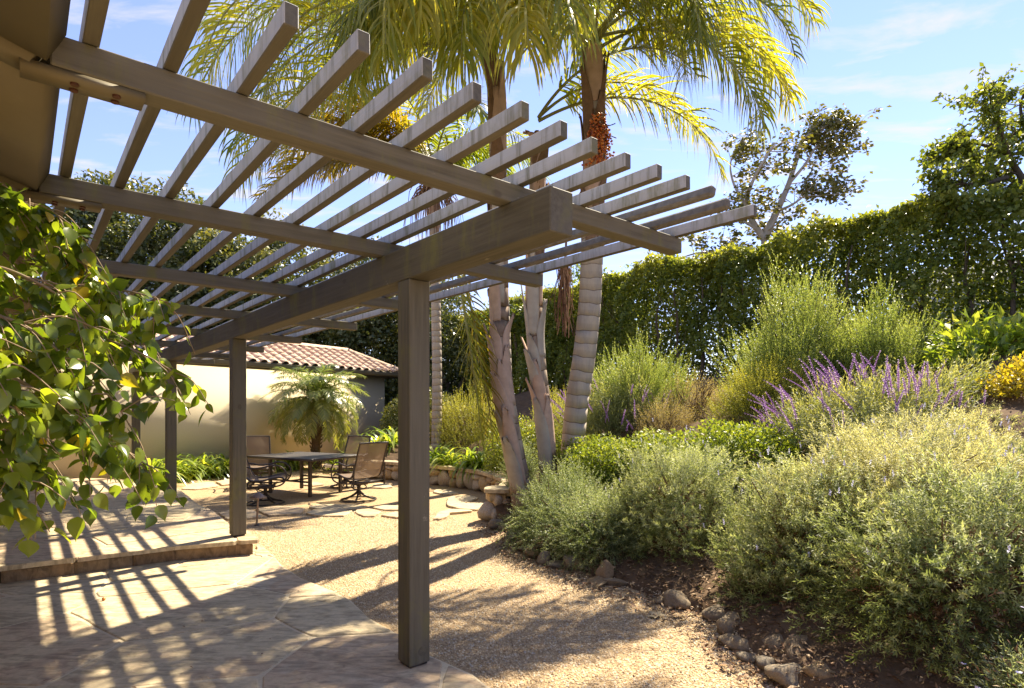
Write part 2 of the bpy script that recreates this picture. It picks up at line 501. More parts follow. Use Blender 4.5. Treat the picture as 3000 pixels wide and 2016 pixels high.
M['white_bark'] = plain('pale_bark', (0.38, 0.335, 0.275), 0.85, 0.2, nscale=6, namt=0.35, bstr=0.3, bdist=0.01)
M['twig'] = plain('brown_twig', (0.16, 0.10, 0.06), 0.85, 0.2, nscale=20, namt=0.4)
M['ficus_twig'] = plain('ficus_twig', (0.28, 0.20, 0.12), 0.7, 0.3, nscale=20, namt=0.3)
M['dry_frond'] = tint_mat('dry_frond', [(0.0, (0.10, 0.05, 0.03)), (0.5, (0.22, 0.11, 0.06)), (1.0, (0.36, 0.22, 0.12))], 0.8)
M['leaf_base'] = plain('peeling_leaf_base', (0.44, 0.31, 0.235), 0.8, 0.2, nscale=9, namt=0.35, bstr=0.5, bdist=0.01)
M['fibre'] = plain('palm_fibre', (0.19, 0.12, 0.075), 0.9, 0.15, nscale=22, namt=0.5, bstr=0.8, bdist=0.015)
M['rachis'] = plain('frond_stalk', (0.24, 0.24, 0.08), 0.55, 0.4, nscale=10, namt=0.25)
M['fruit'] = tint_mat('orange_fruit', [(0.0, (0.30, 0.05, 0.01)), (0.5, (0.55, 0.14, 0.02)), (1.0, (0.65, 0.26, 0.05))], 0.4, 0.5)

def palm_trunk_mat(name='ringed_palm_trunk', lo=(0.25, 0.21, 0.17), hi=(0.45, 0.40, 0.34)):
    m, n, l, out = new_mat(name)
    v = coords(n, l, 'Object', (3.0, 3.0, 0.8))
    fib = noise(n, l, 9.0, 6, 0.7, coords(n, l, 'Object', (6, 6, 0.7)))
    blot = noise(n, l, 2.6, 5, 0.6, v)
    at = n.new('ShaderNodeAttribute'); at.attribute_name = 'tint'
    c = mixc(n, l, fib.outputs['Fac'], lo, hi)
    bl = ramp(n, [(0.42, 0.0), (0.62, 0.8)]); l.new(blot.outputs['Fac'], bl.inputs[0])
    c = mixc(n, l, bl.outputs[0], c, (0.46, 0.38, 0.28))
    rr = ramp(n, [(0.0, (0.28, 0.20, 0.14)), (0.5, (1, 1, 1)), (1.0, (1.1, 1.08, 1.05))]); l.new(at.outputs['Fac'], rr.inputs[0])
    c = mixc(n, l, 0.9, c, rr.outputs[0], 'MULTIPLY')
    finish(n, l, out, c, 0.85, bump(n, l, fib.outputs['Fac'], 0.5, 0.01), 0.2)
    return m
M['palm_trunk'] = palm_trunk_mat()
M['palm_trunk_brown'] = palm_trunk_mat('brown_palm_trunk', (0.15, 0.10, 0.075), (0.30, 0.22, 0.165))

M['palm_leaf'] = leaf_mat('queen_palm_leaf', (0.065, 0.105, 0.016), (0.145, 0.19, 0.032), (0.31, 0.30, 0.05), 0.53, 0.38, 0.45)
M['palm_yellow'] = leaf_mat('yellowing_palm_leaf', (0.13, 0.13, 0.015), (0.28, 0.23, 0.02), (0.42, 0.30, 0.03), 0.5, 0.4, 0.4, (1.5, 1.3, 0.4))
M['date_leaf'] = leaf_mat('date_palm_leaf', (0.07, 0.11, 0.03), (0.15, 0.20, 0.065), (0.34, 0.33, 0.10), 0.40, 0.30, 0.6, (1.7, 1.65, 0.6))
M['ficus_leaf'] = None
M['lavender'] = leaf_mat('lavender_leaf', (0.085, 0.085, 0.028), (0.25, 0.27, 0.125), (0.52, 0.50, 0.26), 0.42, 0.55, 0.3, (1.4, 1.35, 0.8))
M['lavender_grey'] = leaf_mat('grey_lavender_leaf', (0.06, 0.07, 0.022), (0.19, 0.235, 0.095), (0.46, 0.48, 0.24), 0.42, 0.55, 0.3, (1.4, 1.4, 0.8))
M['rosemary'] = leaf_mat('rosemary_leaf', (0.055, 0.085, 0.03), (0.16, 0.205, 0.09), (0.42, 0.46, 0.30), 0.36, 0.5, 0.35, (1.4, 1.4, 0.6))
M['bright'] = leaf_mat('bright_shrub_leaf', (0.08, 0.12, 0.025), (0.19, 0.245, 0.06), (0.36, 0.39, 0.15), 0.42, 0.45, 0.4, (1.7, 1.65, 0.75))
M['green'] = leaf_mat('green_shrub_leaf', (0.05, 0.085, 0.014), (0.13, 0.19, 0.035), (0.26, 0.31, 0.07), 0.40, 0.45, 0.3)
M['gold'] = leaf_mat('gold_shrub_leaf', (0.12, 0.135, 0.02), (0.27, 0.285, 0.05), (0.46, 0.43, 0.10), 0.42, 0.5, 0.3, (1.7, 1.6, 0.6))
M['salvia'] = leaf_mat('sage_leaf', (0.09, 0.12, 0.055), (0.17, 0.21, 0.095), (0.34, 0.36, 0.20), 0.35, 0.55, 0.3)
M['dry'] = leaf_mat('dry_shrub_leaf', (0.14, 0.12, 0.08), (0.26, 0.22, 0.15), (0.38, 0.34, 0.25), 0.3, 0.7, 0.2)
M['orange'] = leaf_mat('amber_shrub_leaf', (0.12, 0.13, 0.02), (0.31, 0.28, 0.035), (0.50, 0.40, 0.06), 0.4, 0.4, 0.4)
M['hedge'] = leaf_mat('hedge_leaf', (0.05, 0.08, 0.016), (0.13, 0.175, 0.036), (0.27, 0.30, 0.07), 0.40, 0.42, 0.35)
M['box'] = leaf_mat('clipped_box_leaf', (0.07, 0.07, 0.02), (0.13, 0.14, 0.035), (0.22, 0.19, 0.06), 0.35, 0.45, 0.35)
M['oak'] = leaf_mat('oak_leaf', (0.028, 0.045, 0.014), (0.075, 0.095, 0.030), (0.21, 0.21, 0.085), 0.28, 0.4, 0.45)
M['sycamore'] = leaf_mat('sycamore_leaf', (0.05, 0.055, 0.015), (0.11, 0.12, 0.03), (0.20, 0.17, 0.05), 0.35, 0.4, 0.4)
M['strap'] = leaf_mat('agapanthus_leaf', (0.07, 0.13, 0.018), (0.19, 0.28, 0.045), (0.40, 0.43, 0.11), 0.45, 0.28, 0.6)
M['purple'] = tint_mat('purple_flower', [(0.0, (0.24, 0.09, 0.32)), (0.5, (0.46, 0.23, 0.54)), (1.0, (0.64, 0.44, 0.70))], 0.7)
M['pale_flower'] = tint_mat('pale_flower', [(0.0, (0.45, 0.42, 0.62)), (1.0, (0.72, 0.72, 0.85))], 0.7)

def ficus_mat():
    m, n, l, out = new_mat('ficus_leaf')
    oi = n.new('ShaderNodeObjectInfo'); at = n.new('ShaderNodeAttribute'); at.attribute_name = 'tint'
    ad = n.new('ShaderNodeMath'); ad.operation = 'ADD'; l.new(oi.outputs['Random'], ad.inputs[0]); l.new(at.outputs['Fac'], ad.inputs[1])
    fr = n.new('ShaderNodeMath'); fr.operation = 'FRACT'; l.new(ad.outputs[0], fr.inputs[0])
    r = ramp(n, [(0.0, (0.055, 0.09, 0.016)), (0.45, (0.12, 0.175, 0.028)), (0.85, (0.20, 0.25, 0.04)), (0.972, (0.22, 0.26, 0.04)), (0.99, (0.40, 0.30, 0.03))])
    l.new(fr.outputs[0], r.inputs[0])
    bl = noise(n, l, 26, 4, 0.6, coords(n, l))
    br = ramp(n, [(0.62, 0.0), (0.74, 0.55)]); l.new(bl.outputs['Fac'], br.inputs[0])
    c = mixc(n, l, br.outputs[0], r.outputs[0], (0.22, 0.17, 0.03))
    p = n.new('ShaderNodeBsdfPrincipled'); l.new(c, p.inputs['Base Color'])
    p.inputs['Roughness'].default_value = 0.24; p.inputs['Specular IOR Level'].default_value = 0.6
    t = n.new('ShaderNodeBsdfTranslucent'); l.new(mixc(n, l, 1.0, c, (2.2, 2.1, 0.5), 'MULTIPLY'), t.inputs[0])
    ms = n.new('ShaderNodeMixShader'); ms.inputs[0].default_value = 0.52
    l.new(p.outputs[0], ms.inputs[1]); l.new(t.outputs[0], ms.inputs[2]); l.new(ms.outputs[0], out.inputs[0])
    return m
M['ficus_leaf'] = ficus_mat()

# ------------------------------------------------------------------ terrain
EDGE_T = [-9, -4, -1.47, -1.02, -0.69, -0.29, 0.5, 0.97, 1.39, 1.78, 2.31, 3.36, 4.2, 5.31, 7.22, 8.9, 11, 14.5, 20]
EDGE_B = [0.5, 0.9, 1.51, 1.81, 2.17, 2.22, 2.28, 2.33, 2.37, 2.47, 2.76, 3.27, 4.35, 4.67, 4.71, 4.2, 5.2, 8.0, 9.0]
Wc = catmull([(-3.6, 13.1), (-2.7, 12.75), (-1.64, 11.92), (-0.85, 11.2), (-0.40, 10.44), (-0.12, 9.5), (-0.16, 8.6), (-0.24, 8.05)], 160)
_wb, _wt = loc(Wc[:, 0], Wc[:, 1])
def edge_b(t):
    e = np.interp(t, EDGE_T, EDGE_B)
    w = np.interp(t, _wt[::-1], _wb[::-1]) + 0.20
    return np.where((np.asarray(t) > _wt[-1]) & (np.asarray(t) < _wt[0]), w, e)
def bank_h(x, y):
    b, t = loc(np.asarray(x, float), np.asarray(y, float))
    d = b - edge_b(t)
    kick = np.interp(t, [3.0, 3.5], [0.05, 0.37])
    rise = np.where(t > 3.2, 0.34, 0.37)
    z = kick + np.minimum(np.maximum(d, 0) * rise, 2.15 - kick)
    wob = 0.05 * np.sin(x * 2.3 + 1) * np.sin(y * 1.9) + 0.03 * np.sin(x * 5.1 + y * 4.3)
    z = z + wob * np.clip(d, 0, 1)
    return np.where(d < 0, -0.12, z)

g = Geo()
n = 40
xs = np.linspace(-1, 1, n); xs = np.sign(xs) * np.abs(xs) ** 2.5 * 600
v = [(x, y + 20, -0.08) for y in xs for x in xs]
g.quads(v, [(j * n + i, j * n + i + 1, (j + 1) * n + i + 1, (j + 1) * n + i) for j in range(n - 1) for i in range(n - 1)])
tag(g.build('ground', M['earth']), kind='structure')

# planted bank rising to the hedge
g = Geo()
bs = np.concatenate([np.linspace(0.3, 9, 110), np.linspace(9.4, 30, 24)])
ts = np.concatenate([np.linspace(-9, 9, 130), np.linspace(9.3, 30, 40)])
B_, T_ = np.meshgrid(bs, ts)
wx, wy = wor(B_, T_)
wz = bank_h(wx, wy)
nb = len(bs)
g.quads(np.stack([wx, wy, wz], -1).reshape(-1, 3),
        [(j * nb + i, j * nb + i + 1, (j + 1) * nb + i + 1, (j + 1) * nb + i) for j in range(len(ts) - 1) for i in range(nb - 1)])
tag(g.build('garden_bank', M['soil'], smooth=True), kind='structure')

# gravel court
g = Geo()
bs = np.linspace(-4.2, 7.5, 118); ts = np.linspace(-6, 13.5, 196)
B_, T_ = np.meshgrid(bs, ts)
wx, wy = wor(B_, T_)
wz = 0.007 * np.sin(wx * 3.1 + np.sin(wy * 2.0)) * np.sin(wy * 2.7) - 0.004
wz = wz - 0.06 * (np.clip((0.1 - B_) / 0.3, 0, 1))
nb = len(bs)
g.quads(np.stack([wx, wy, wz], -1).reshape(-1, 3),
        [(j * nb + i, j * nb + i + 1, (j + 1) * nb + i + 1, (j + 1) * nb + i) for j in range(len(ts) - 1) for i in range(nb - 1)])
court = tag(g.build('gravel_court', M['gravel'], smooth=True), kind='structure')

# ------------------------------------------------------------------ paving
def clip_cell(poly, seeds, i, near):
    """Voronoi cell of seed i inside poly"""
    px, py = seeds[i]
    for j in near:
        if j == i: continue
        qx, qy = seeds[j]
        mx_, my_ = (px + qx) / 2, (py + qy) / 2
        nx, ny = qx - px, qy - py
        out = []
        m = len(poly)
        for k in range(m):
            a, b = poly[k], poly[(k + 1) % m]
            da = (a[0] - mx_) * nx + (a[1] - my_) * ny
            db = (b[0] - mx_) * nx + (b[1] - my_) * ny
            if da <= 0: out.append(a)
            if (da < 0 < db) or (db < 0 < da):
                u = da / (da - db)
                out.append((a[0] + (b[0] - a[0]) * u, a[1] + (b[1] - a[1]) * u))
        poly = out
        if len(poly) < 3: return []
    return poly

def area(p):
    return 0.5 * sum(p[k][0] * p[(k + 1) % len(p)][1] - p[(k + 1) % len(p)][0] * p[k][1] for k in range(len(p)))

def inset(p, d):
    """pull a polygon's edges in by d (convex enough)"""
    n = len(p); out = []
    for k in range(n):
        a, b, c = np.array(p[k - 1]), np.array(p[k]), np.array(p[(k + 1) % n])
        e1, e2 = b - a, c - b
        l1, l2 = np.hypot(*e1), np.hypot(*e2)
        if l1 < 1e-6 or l2 < 1e-6: continue
        n1, n2 = np.array((-e1[1], e1[0])) / l1, np.array((-e2[1], e2[0])) / l2
        m = n1 + n2
        q = np.dot(m, m)
        if q < 0.2: m = n1; q = 2
        out.append(tuple(b + m * (2 * d / q)))
    return out

def soften(p, r, amp=0.012, step=0.16):
    """wobble the edges of a stone outline and round its corners"""
    q = []
    n = len(p)
    for k in range(n):
        a, b = np.array(p[k]), np.array(p[(k + 1) % n])
        L = np.hypot(*(b - a))
        if L < 1e-5: continue
        nn = np.array((-(b - a)[1], (b - a)[0])) / L
        m = max(2, int(L / step))
        c0 = min(0.14, 0.022 / L)
        us = [c0] + [c0 + (1 - 2 * c0) * (i + 1) / m for i in range(m)]
        for u in us:
            q.append(tuple(a + (b - a) * u + nn * r.uniform(-amp, amp)))
    return q

def slab(name, poly, z0, z1, mat, parent, r, edge=0.006, tilt=0.0):
    """a stone slab from an outline, with a worn edge; origin at its middle"""
    if area(poly) < 0: poly = poly[::-1]
    n = len(poly)
    cx = sum(p[0] for p in poly) / n; cy = sum(p[1] for p in poly) / n
    tx, ty = r.uniform(-tilt, tilt), r.uniform(-tilt, tilt)
    def zz(p, z): return z + (p[0] - cx) * tx + (p[1] - cy) * ty
    inn = [((p[0] - cx) * (1 - edge * 1.6 / max(0.05, math.hypot(p[0] - cx, p[1] - cy))) + cx,
            (p[1] - cy) * (1 - edge * 1.6 / max(0.05, math.hypot(p[0] - cx, p[1] - cy))) + cy) for p in poly]
    v = [(p[0] - cx, p[1] - cy, z0 - z1) for p in poly] + [(p[0] - cx, p[1] - cy, zz(p, -edge)) for p in poly] + [(p[0] - cx, p[1] - cy, zz(p, 0)) for p in inn]
    f = [tuple(range(2 * n, 3 * n))]
    for lv in (0, 1):
        for k in range(n):
            j = (k + 1) % n
            f.append((lv * n + k, lv * n + j, (lv + 1) * n + j, (lv + 1) * n + k))
    me = bpy.data.meshes.new(name)
    me.from_pydata(v, [], f); me.update()
    o = link(name, me, mat, parent)
    o.location = (cx, cy, z1)
    return o

def pave(parent, poly, z, spacing, seed, joint=0.012, thick=0.04, amp=0.008):
    r = random.Random(seed)
    xs_ = [p[0] for p in poly]; ys_ = [p[1] for p in poly]
    seeds = []
    rows = int((max(ys_) - min(ys_)) / spacing) + 3
    cols = int((max(xs_) - min(xs_)) / spacing) + 3
    for j in range(-1, rows):
        for i in range(-1, cols):
            if r.random() < 0.10: continue
            seeds.append((min(xs_) + (i + 0.5 * (j % 2) + r.uniform(-0.42, 0.42)) * spacing * 1.12, min(ys_) + (j + r.uniform(-0.40, 0.40)) * spacing * 0.9))
    for i, s in enumerate(seeds):
        near = sorted(range(len(seeds)), key=lambda k: (seeds[k][0] - s[0]) ** 2 + (seeds[k][1] - s[1]) ** 2)[1:16]
        c = clip_cell(list(poly), seeds, i, near)
        if len(c) < 3 or abs(area(c)) < 0.02: continue
        if area(c) < 0: c = c[::-1]
        c = inset(c, joint)
        if len(c) < 3 or area(c) < 0.012: continue
        c = soften(c, r, amp)
        if area(c) < 0.012: continue
        slab('flagstone', c, z - thick, z + r.uniform(-0.004, 0.003), M['flag'], parent, r, 0.005, 0.002)

def sheet(name, poly, z0, z1, mat):
    n = len(poly)
    if area(poly) < 0: poly = poly[::-1]
    v = [(p[0], p[1], z0) for p in poly] + [(p[0], p[1], z1) for p in poly]
    f = [tuple(range(n, 2 * n))] + [(k, (k + 1) % n, n + (k + 1) % n, n + k) for k in range(n)]
    me = bpy.data.meshes.new(name); me.from_pydata(v, [], f); me.update()
    return link(name, me, mat)

PLAN = thing  # (naming aid)
# outlines in pergola plan, turned to world
rr = random.Random(5)
low_edge = [(0.24, -4.4), (0.24, -3), (0.23, -1.4), (0.23, -0.42), (0.25, -0.27), (0.20, 0.1), (0.22, 0.52), (0.21, 0.95), (0.28, 1.4), (0.27, 1.7), (0.20, 2.28), (0.22, 2.83), (0.29, 3.3), (0.27, 3.49), (0.2, 3.75)]
low_poly = [wor(b, t) for b, t in low_edge] + [wor(-3.5, 3.95), wor(-3.5, -4.4)]
lower = tag(sheet('lower_patio', low_poly, -0.06, 0.0155, M['mortar']), kind='structure')
pave(lower, low_poly, 0.022, 0.92, 11)
UPZ = 0.178
up_edge = [(0.20, 3.38), (0.24, 3.97), (0.19, 4.56), (0.27, 5.56), (0.24, 6.36), (0.30, 7.22), (0.36, 8.3), (0.30, 9.4), (-0.1, 10.6), (-0.95, 11.62)]
up_front = [(-3.5, 3.75), (-1.85, 3.71), (-1.34, 3.66), (-0.54, 3.6)]
up_poly = [wor(b, t) for b, t in up_front + up_edge] + [wor(-3.5, 11.7)]
core_poly = [wor(b, t + 0.04) for b, t in [(-3.5, 3.80), (-1.85, 3.76), (-1.34, 3.71), (-0.54, 3.65), (0.12, 3.44)]] + [wor(b - 0.04, t) for b, t in up_edge[1:]] + [wor(-3.5, 11.7)]
upper = tag(sheet('upper_patio', core_poly, -0.06, UPZ - 0.010, M['mortar']), kind='structure')
pave(upper, up_poly, UPZ, 0.95, 23, thick=0.045)
# stones of the step's riser
line = [(-3.5, 3.80), (-1.85, 3.76), (-1.34, 3.71), (-0.54, 3.65), (0.14, 3.44)]
r = random.Random(3)
for (b0, t0), (b1, t1) in zip(line[:-1], line[1:]):
    L = math.hypot(b1 - b0, t1 - t0); u = 0.0
    while u < L - 0.02:
        w = min(r.uniform(0.28, 0.55), L - u)
        if L - u - w < 0.15: w = L - u
        def pt(s, off):
            bb, tt = b0 + (b1 - b0) * s / L, t0 + (t1 - t0) * s / L - off
            return wor(bb, tt)
        off = r.uniform(0.004, 0.016)
        pl = [pt(u + 0.002, off), pt(u + w - 0.002, off + r.uniform(-0.005, 0.005)), pt(u + w - 0.002, -0.035), pt(u + 0.002, -0.035)]
        slab('riser_stone', soften(pl, r, 0.004, 0.1), 0.0, UPZ - 0.048, M['riser'], upper, r, 0.008)
        u += w

# stepping stones in the gravel (outlines surveyed on the ground)
step_px = [
    [(640, 1503), (668, 1521), (700, 1520), (770, 1513), (740, 1494), (690, 1490)],
    [(748, 1490), (790, 1510), (880, 1503), (895, 1490), (860, 1482), (790, 1484)],
    [(897, 1503), (925, 1510), (1010, 1511), (1033, 1497), (1010, 1492), (920, 1493)],
    [(903, 1485), (940, 1493), (1040, 1493), (1080, 1484), (1020, 1479), (930, 1478)],
    [(1043, 1501), (1060, 1511), (1095, 1512), (1118, 1499), (1085, 1490), (1045, 1492)],
    [(1115, 1510), (1165, 1516), (1190, 1512), (1195, 1503), (1160, 1499)],
    [(1090, 1487), (1130, 1494), (1190, 1494), (1195, 1485), (1130, 1481)],
    [(1268, 1520), (1290, 1521), (1312, 1514), (1318, 1503), (1385, 1498), (1378, 1494), (1320, 1492), (1285, 1501)],
    [(1311, 1482), (1345, 1490), (1398, 1494), (1416, 1474), (1380, 1472)],
    [(1311, 1460), (1310, 1482), (1345, 1480), (1402, 1459), (1380, 1453), (1330, 1453)],
    [(1268, 1440), (1300, 1449), (1345, 1446), (1320, 1437), (1280, 1433)],
    [(1085, 1428), (1120, 1430), (1150, 1427), (1140, 1417), (1100, 1417)],
    [(880, 1418), (915, 1423), (950, 1419), (930, 1412), (890, 1412)],
    [(530, 1432), (575, 1433), (640, 1424), (625, 1412), (560, 1416)],
    [(632, 1411), (652, 1421), (720, 1414), (730, 1404), (680, 1402)],
    [(735, 1405), (745, 1413), (800, 1409), (810, 1400), (770, 1398)],
    [(748, 1627), (775, 1632), (789, 1619), (770, 1600), (758, 1592), (752, 1605)],
]
r = random.Random(9)
for pl in step_px:
    w = [G(*p, 0.02) for p in pl]
    if area(w) < 0: w = w[::-1]
    slab('flagstone', soften(w, r, 0.012, 0.12), -0.02, 0.022 + r.uniform(0, 0.008), M['flag'], court, r, 0.006, 0.004)

# loose pea gravel near the camera
rng = np.random.default_rng(4)
N = 52000
bb = rng.uniform(0.28, 3.0, N * 2); tt = -1.9 + rng.random(N * 2) ** 1.6 * 7.2
ok = (bb < edge_b(tt) + 0.25)
bb, tt = bb[ok][:N], tt[ok][:N]
px_, py_ = wor(bb, tt)
pz_ = 0.007 * np.sin(px_ * 3.1 + np.sin(py_ * 2.0)) * np.sin(py_ * 2.7) - 0.002
pz_ = pz_ + np.maximum(0, bank_h(px_, py_)) * 0.6
sz = rng.uniform(0.0035, 0.0095, (len(px_), 1, 1))
octa = np.array([(1, 0, 0), (0, 1, 0), (-1, 0, 0), (0, -1, 0), (0, 0, 1)], float)
sh = octa[None] * sz * rng.uniform(0.6, 1.35, (len(px_), 5, 1))
an = rng.uniform(0, 6.28, len(px_)); ca, sa = np.cos(an)[:, None], np.sin(an)[:, None]
P = np.stack([sh[..., 0] * ca - sh[..., 1] * sa + px_[:, None], sh[..., 0] * sa + sh[..., 1] * ca + py_[:, None], sh[..., 2] + pz_[:, None]], -1)
ft = np.array([(0, 1, 4), (1, 2, 4), (2, 3, 4), (3, 0, 4)])
g = Geo()
g.tris(P.reshape(-1, 3), (np.arange(len(px_))[:, None, None] * 5 + ft[None]).reshape(-1, 3), np.repeat(rng.random(len(px_)), 4))
tag(g.build('gravel', M['pebble']), 'loose tan pea gravel covering the court beside the patio', 'gravel', kind='stuff')

# ------------------------------------------------------------------ pergola
perg = thing('pergola', 'brown stained timber pergola with open slatted top over the flagstone patio', 'pergola', (OX, OY, 0), TH)
ZB0, ZB1 = 2.283, 2.477
PW = 0.138
for t, base in ((0, 0.022), (3.67, UPZ), (7.32, UPZ), (10.9, UPZ)):
    g = Geo(); box(g, 0.012, PW - 0.012, t + 0.012, t + PW - 0.012, base - 0.01, base + 0.0125); g.build('shadow_gap_plate', M['metal'], perg)  # inset plate added to make a shadow gap under the post
    base += 0.012
    h_ = ZB0 - 0.001 - base
    timber('post', (PW, PW, h_), M['post_wood'], perg, (PW / 2, t + PW / 2, base + h_ / 2), bevel=0.005)
timber('beam', (0.140, 12.6, ZB1 - ZB0), M['wood'], perg, (0.070, -1.168 + 6.3, (ZB0 + ZB1) / 2), bevel=0.005, cuts=24, warp=0.0015, seed=2)
RT = [-0.906, 0.327, 1.958, 3.578, 5.38, 7.06, 8.7, 10.3]
RH = 0.089
RB0, RB1 = -1.655, 1.365
for k, t in enumerate(RT):
    # rafters run across the beam; built along y then turned
    o = timber('rafter', (RH, RB1 - RB0, RH), M['wood'], perg, ((RB0 + RB1) / 2, t + RH / 2, ZB1 + RH / 2), (0, 0, math.radians(-90)), bevel=0.004, cuts=8, warp=0.0012, seed=k)
# round timber plug near the foot of the near post
g = Geo(); tube(g, [(0.088, 0.004, 0.106), (0.088, -0.0015, 0.106)], 0.029, 20); g.build('plug', M['wood'], perg)
ZS = ZB1 + RH
SW, SH = 0.041, 0.064
r = random.Random(8)
for k in range(15):
    bR = -1.545 + 0.2057 * k
    end = -1.345 + r.uniform(-0.03, 0.012) - 0.002 * k
    far = 11.2 + r.uniform(-0.05, 0.05)
    bare = k in (12, 13)
    o = timber('slat', (SW + (0.006 if bare else 0), far - end, SH - (0.006 if bare else 0)), M['bare_wood'] if bare else M['slat_wood'], perg,
               (bR - SW / 2, (end + far) / 2, ZS + SH / 2 + (0.004 if bare else 0.0015)), (0, (0.25 if k == 12 else 0.1) if bare else r.uniform(-0.02, 0.02), r.uniform(-0.0006, 0.0006)),
               bevel=0.012 if bare else 0.003, cuts=40, warp=0.004 if bare else 0.0016, seed=k + 20)
    if bare: tag(o, 'weathered bare grey slat with knots and splits')

# ------------------------------------------------------------------ house eave on the left
house = thing('house', 'brown painted house eave and wall at the left behind the ficus', 'house', (OX, OY, 0), TH)
slope = 0.30
def eave_box(name, b0, b1, t0, t1, zr, th, mat):
    """piece of eave: bottom edge at b1 has height zr, rises to the left"""
    g = Geo()
    dz = (b1 - b0) * slope
    k = th * 0.5
    v = []
    for t in (t0, t1):
        v += [(b0, t, zr + dz), (b1, t, zr), (b1 + k, t, zr + th), (b0 + k, t, zr + dz + th)]
    g.quads(v, [(0, 1, 2, 3), (7, 6, 5, 4), (0, 4, 5, 1), (1, 5, 6, 2), (2, 6, 7, 3), (3, 7, 4, 0)])
    return g.build(name, mat, house)
edges = [-5.0] + RT
for k in range(len(edges) - 1):
    t0 = edges[k] + (RH + 0.006 if k else 0)
    eave_box('eave_beam', -2.05, -1.664, t0, edges[k + 1] - 0.006, 2.478, 0.088, M['house_wood'])
eave_box('soffit', -3.9, -2.052, -5.0, 11.0, 2.478 + 0.39 * slope + 0.02, 0.03, M['house_wood'])
eave_box('roof_deck', -3.9, -1.70, -5.0, 11.0, 2.585, 0.05, M['fascia'])
for t in RT:
    eave_box('rafter_tail', -3.6, -1.70, t + 0.001, t + RH - 0.001, 2.466, 0.07, M['house_wood'])
    g = Geo(); box(g, -1.72, -1.43, t + 0.004, t + RH - 0.004, 2.452, 2.4745)
    pl = g.build('bracket_plate', M['house_wood'], house)
    for bb_ in (-1.60, -1.50):
        for tt_ in (0.025, 0.065):
            g = Geo(); tube(g, [(bb_, t + tt_, 2.4525), (bb_, t + tt_, 2.446)], 0.011, 8)
            g.build('bolt', M['bolt'], pl)
g = Geo(); box(g, -3.75, -3.5, -5.0, 11.0, 0, 2.98)
g.build('wall', M['stucco'], house)

# ------------------------------------------------------------------ outbuilding with tiled roof
WD = math.radians(32.8)
wd = np.array((math.sin(WD), math.cos(WD)))           # along the wall, away from camera
wn_ = np.array((-wd[1], wd[0]))                        # back from the wall
W0 = np.array((-8.9, 11.7)) - wd * 4.5
LEN = 4.5 + 8.75
out_b = thing('outbuilding', 'low ochre stucco outbuilding with barrel tile roof behind the pygmy date palm', 'building', (W0[0], W0[1], 0), math.atan2(wd[1], wd[0]))
# local x along wall, local y back
g = Geo(); box(g, 0, LEN, 0.0, 2.2, 0, 2.62)
g.build('wall', M['stucco'], out_b)
EZ, EY = 2.74, -0.42
EX1 = LEN + 0.5
RY, RZ = 0.98, 3.44
RX1 = EX1 - 1.25
g = Geo()
v = [(-1, EY, EZ), (EX1, EY, EZ), (RX1, RY, RZ), (-1, RY, RZ), (EX1, 2 * RY - EY, EZ), (-1, 2 * RY - EY, EZ)]
g.quads(v[:4], [(0, 1, 2, 3)]); g.tris([v[1], v[4], v[2]], [(0, 1, 2)]); g.quads([v[3], v[2], v[4], v[5]], [(0, 1, 2, 3)])
g.build('roof', M['mortar_dark'], out_b)
g = Geo(); box(g, -1, EX1 - 0.08, EY + 0.10, 2 * RY - EY - 0.1, EZ - 0.16, EZ - 0.02)
g.build('eave_board', M['fascia'], out_b)
g = Geo()
prof = [(EY + 0.095, EZ - 0.015), (EY + 0.095, EZ - 0.125), (EY - 0.01, EZ - 0.125), (EY - 0.035, EZ - 0.08), (EY - 0.035, EZ - 0.03), (EY - 0.05, EZ - 0.015), (EY - 0.03, EZ - 0.008)]
v = [(x, y, z) for x in (-1, EX1 - 0.02) for y, z in prof]
m_ = len(prof)
g.quads(v, [(k, k + 1, m_ + k + 1, m_ + k) for k in range(m_ - 1)])
g.tris([(EX1 - 0.02, y, z) for y, z in prof], [(0, k, k + 1) for k in range(1, m_ - 1)])
g.build('gutter', M['gutter'], out_b)
# barrel tiles, one object each
slope_l = math.hypot(RY - EY, RZ - EZ); sl_a = math.atan2(RZ - EZ, RY - EY)
PITCH, ROWS = 0.315, 7
TL = slope_l / ROWS + 0.06
def barrel(r0, r1, L, seg=8):
    g = Geo(); v = []
    for e, rr_ in ((0, r0), (1, r1)):
        for k in range(seg + 1):
            a = math.pi * k / seg
            v.append((-math.cos(a) * rr_, e * L, math.sin(a) * rr_ * 0.72))
    for k in range(seg + 1):
        a = math.pi * k / seg
        v.append((-math.cos(a) * (r0 - 0.016), 0, math.sin(a) * (r0 - 0.016) * 0.72 - 0.002))
    m = seg + 1
    g.quads(v, [(k, k + 1, m + k + 1, m + k) for k in range(seg)] + [(2 * m + k, 2 * m + k + 1, k + 1, k) for k in range(seg)])
    return g.mesh('tile', True)
tile_me = barrel(0.105, 0.088, TL)
tile_me.materials.append(M['tile'])
r = random.Random(6)
pan = Geo()
nx = int((EX1 + 0.9) / PITCH)
count = 0
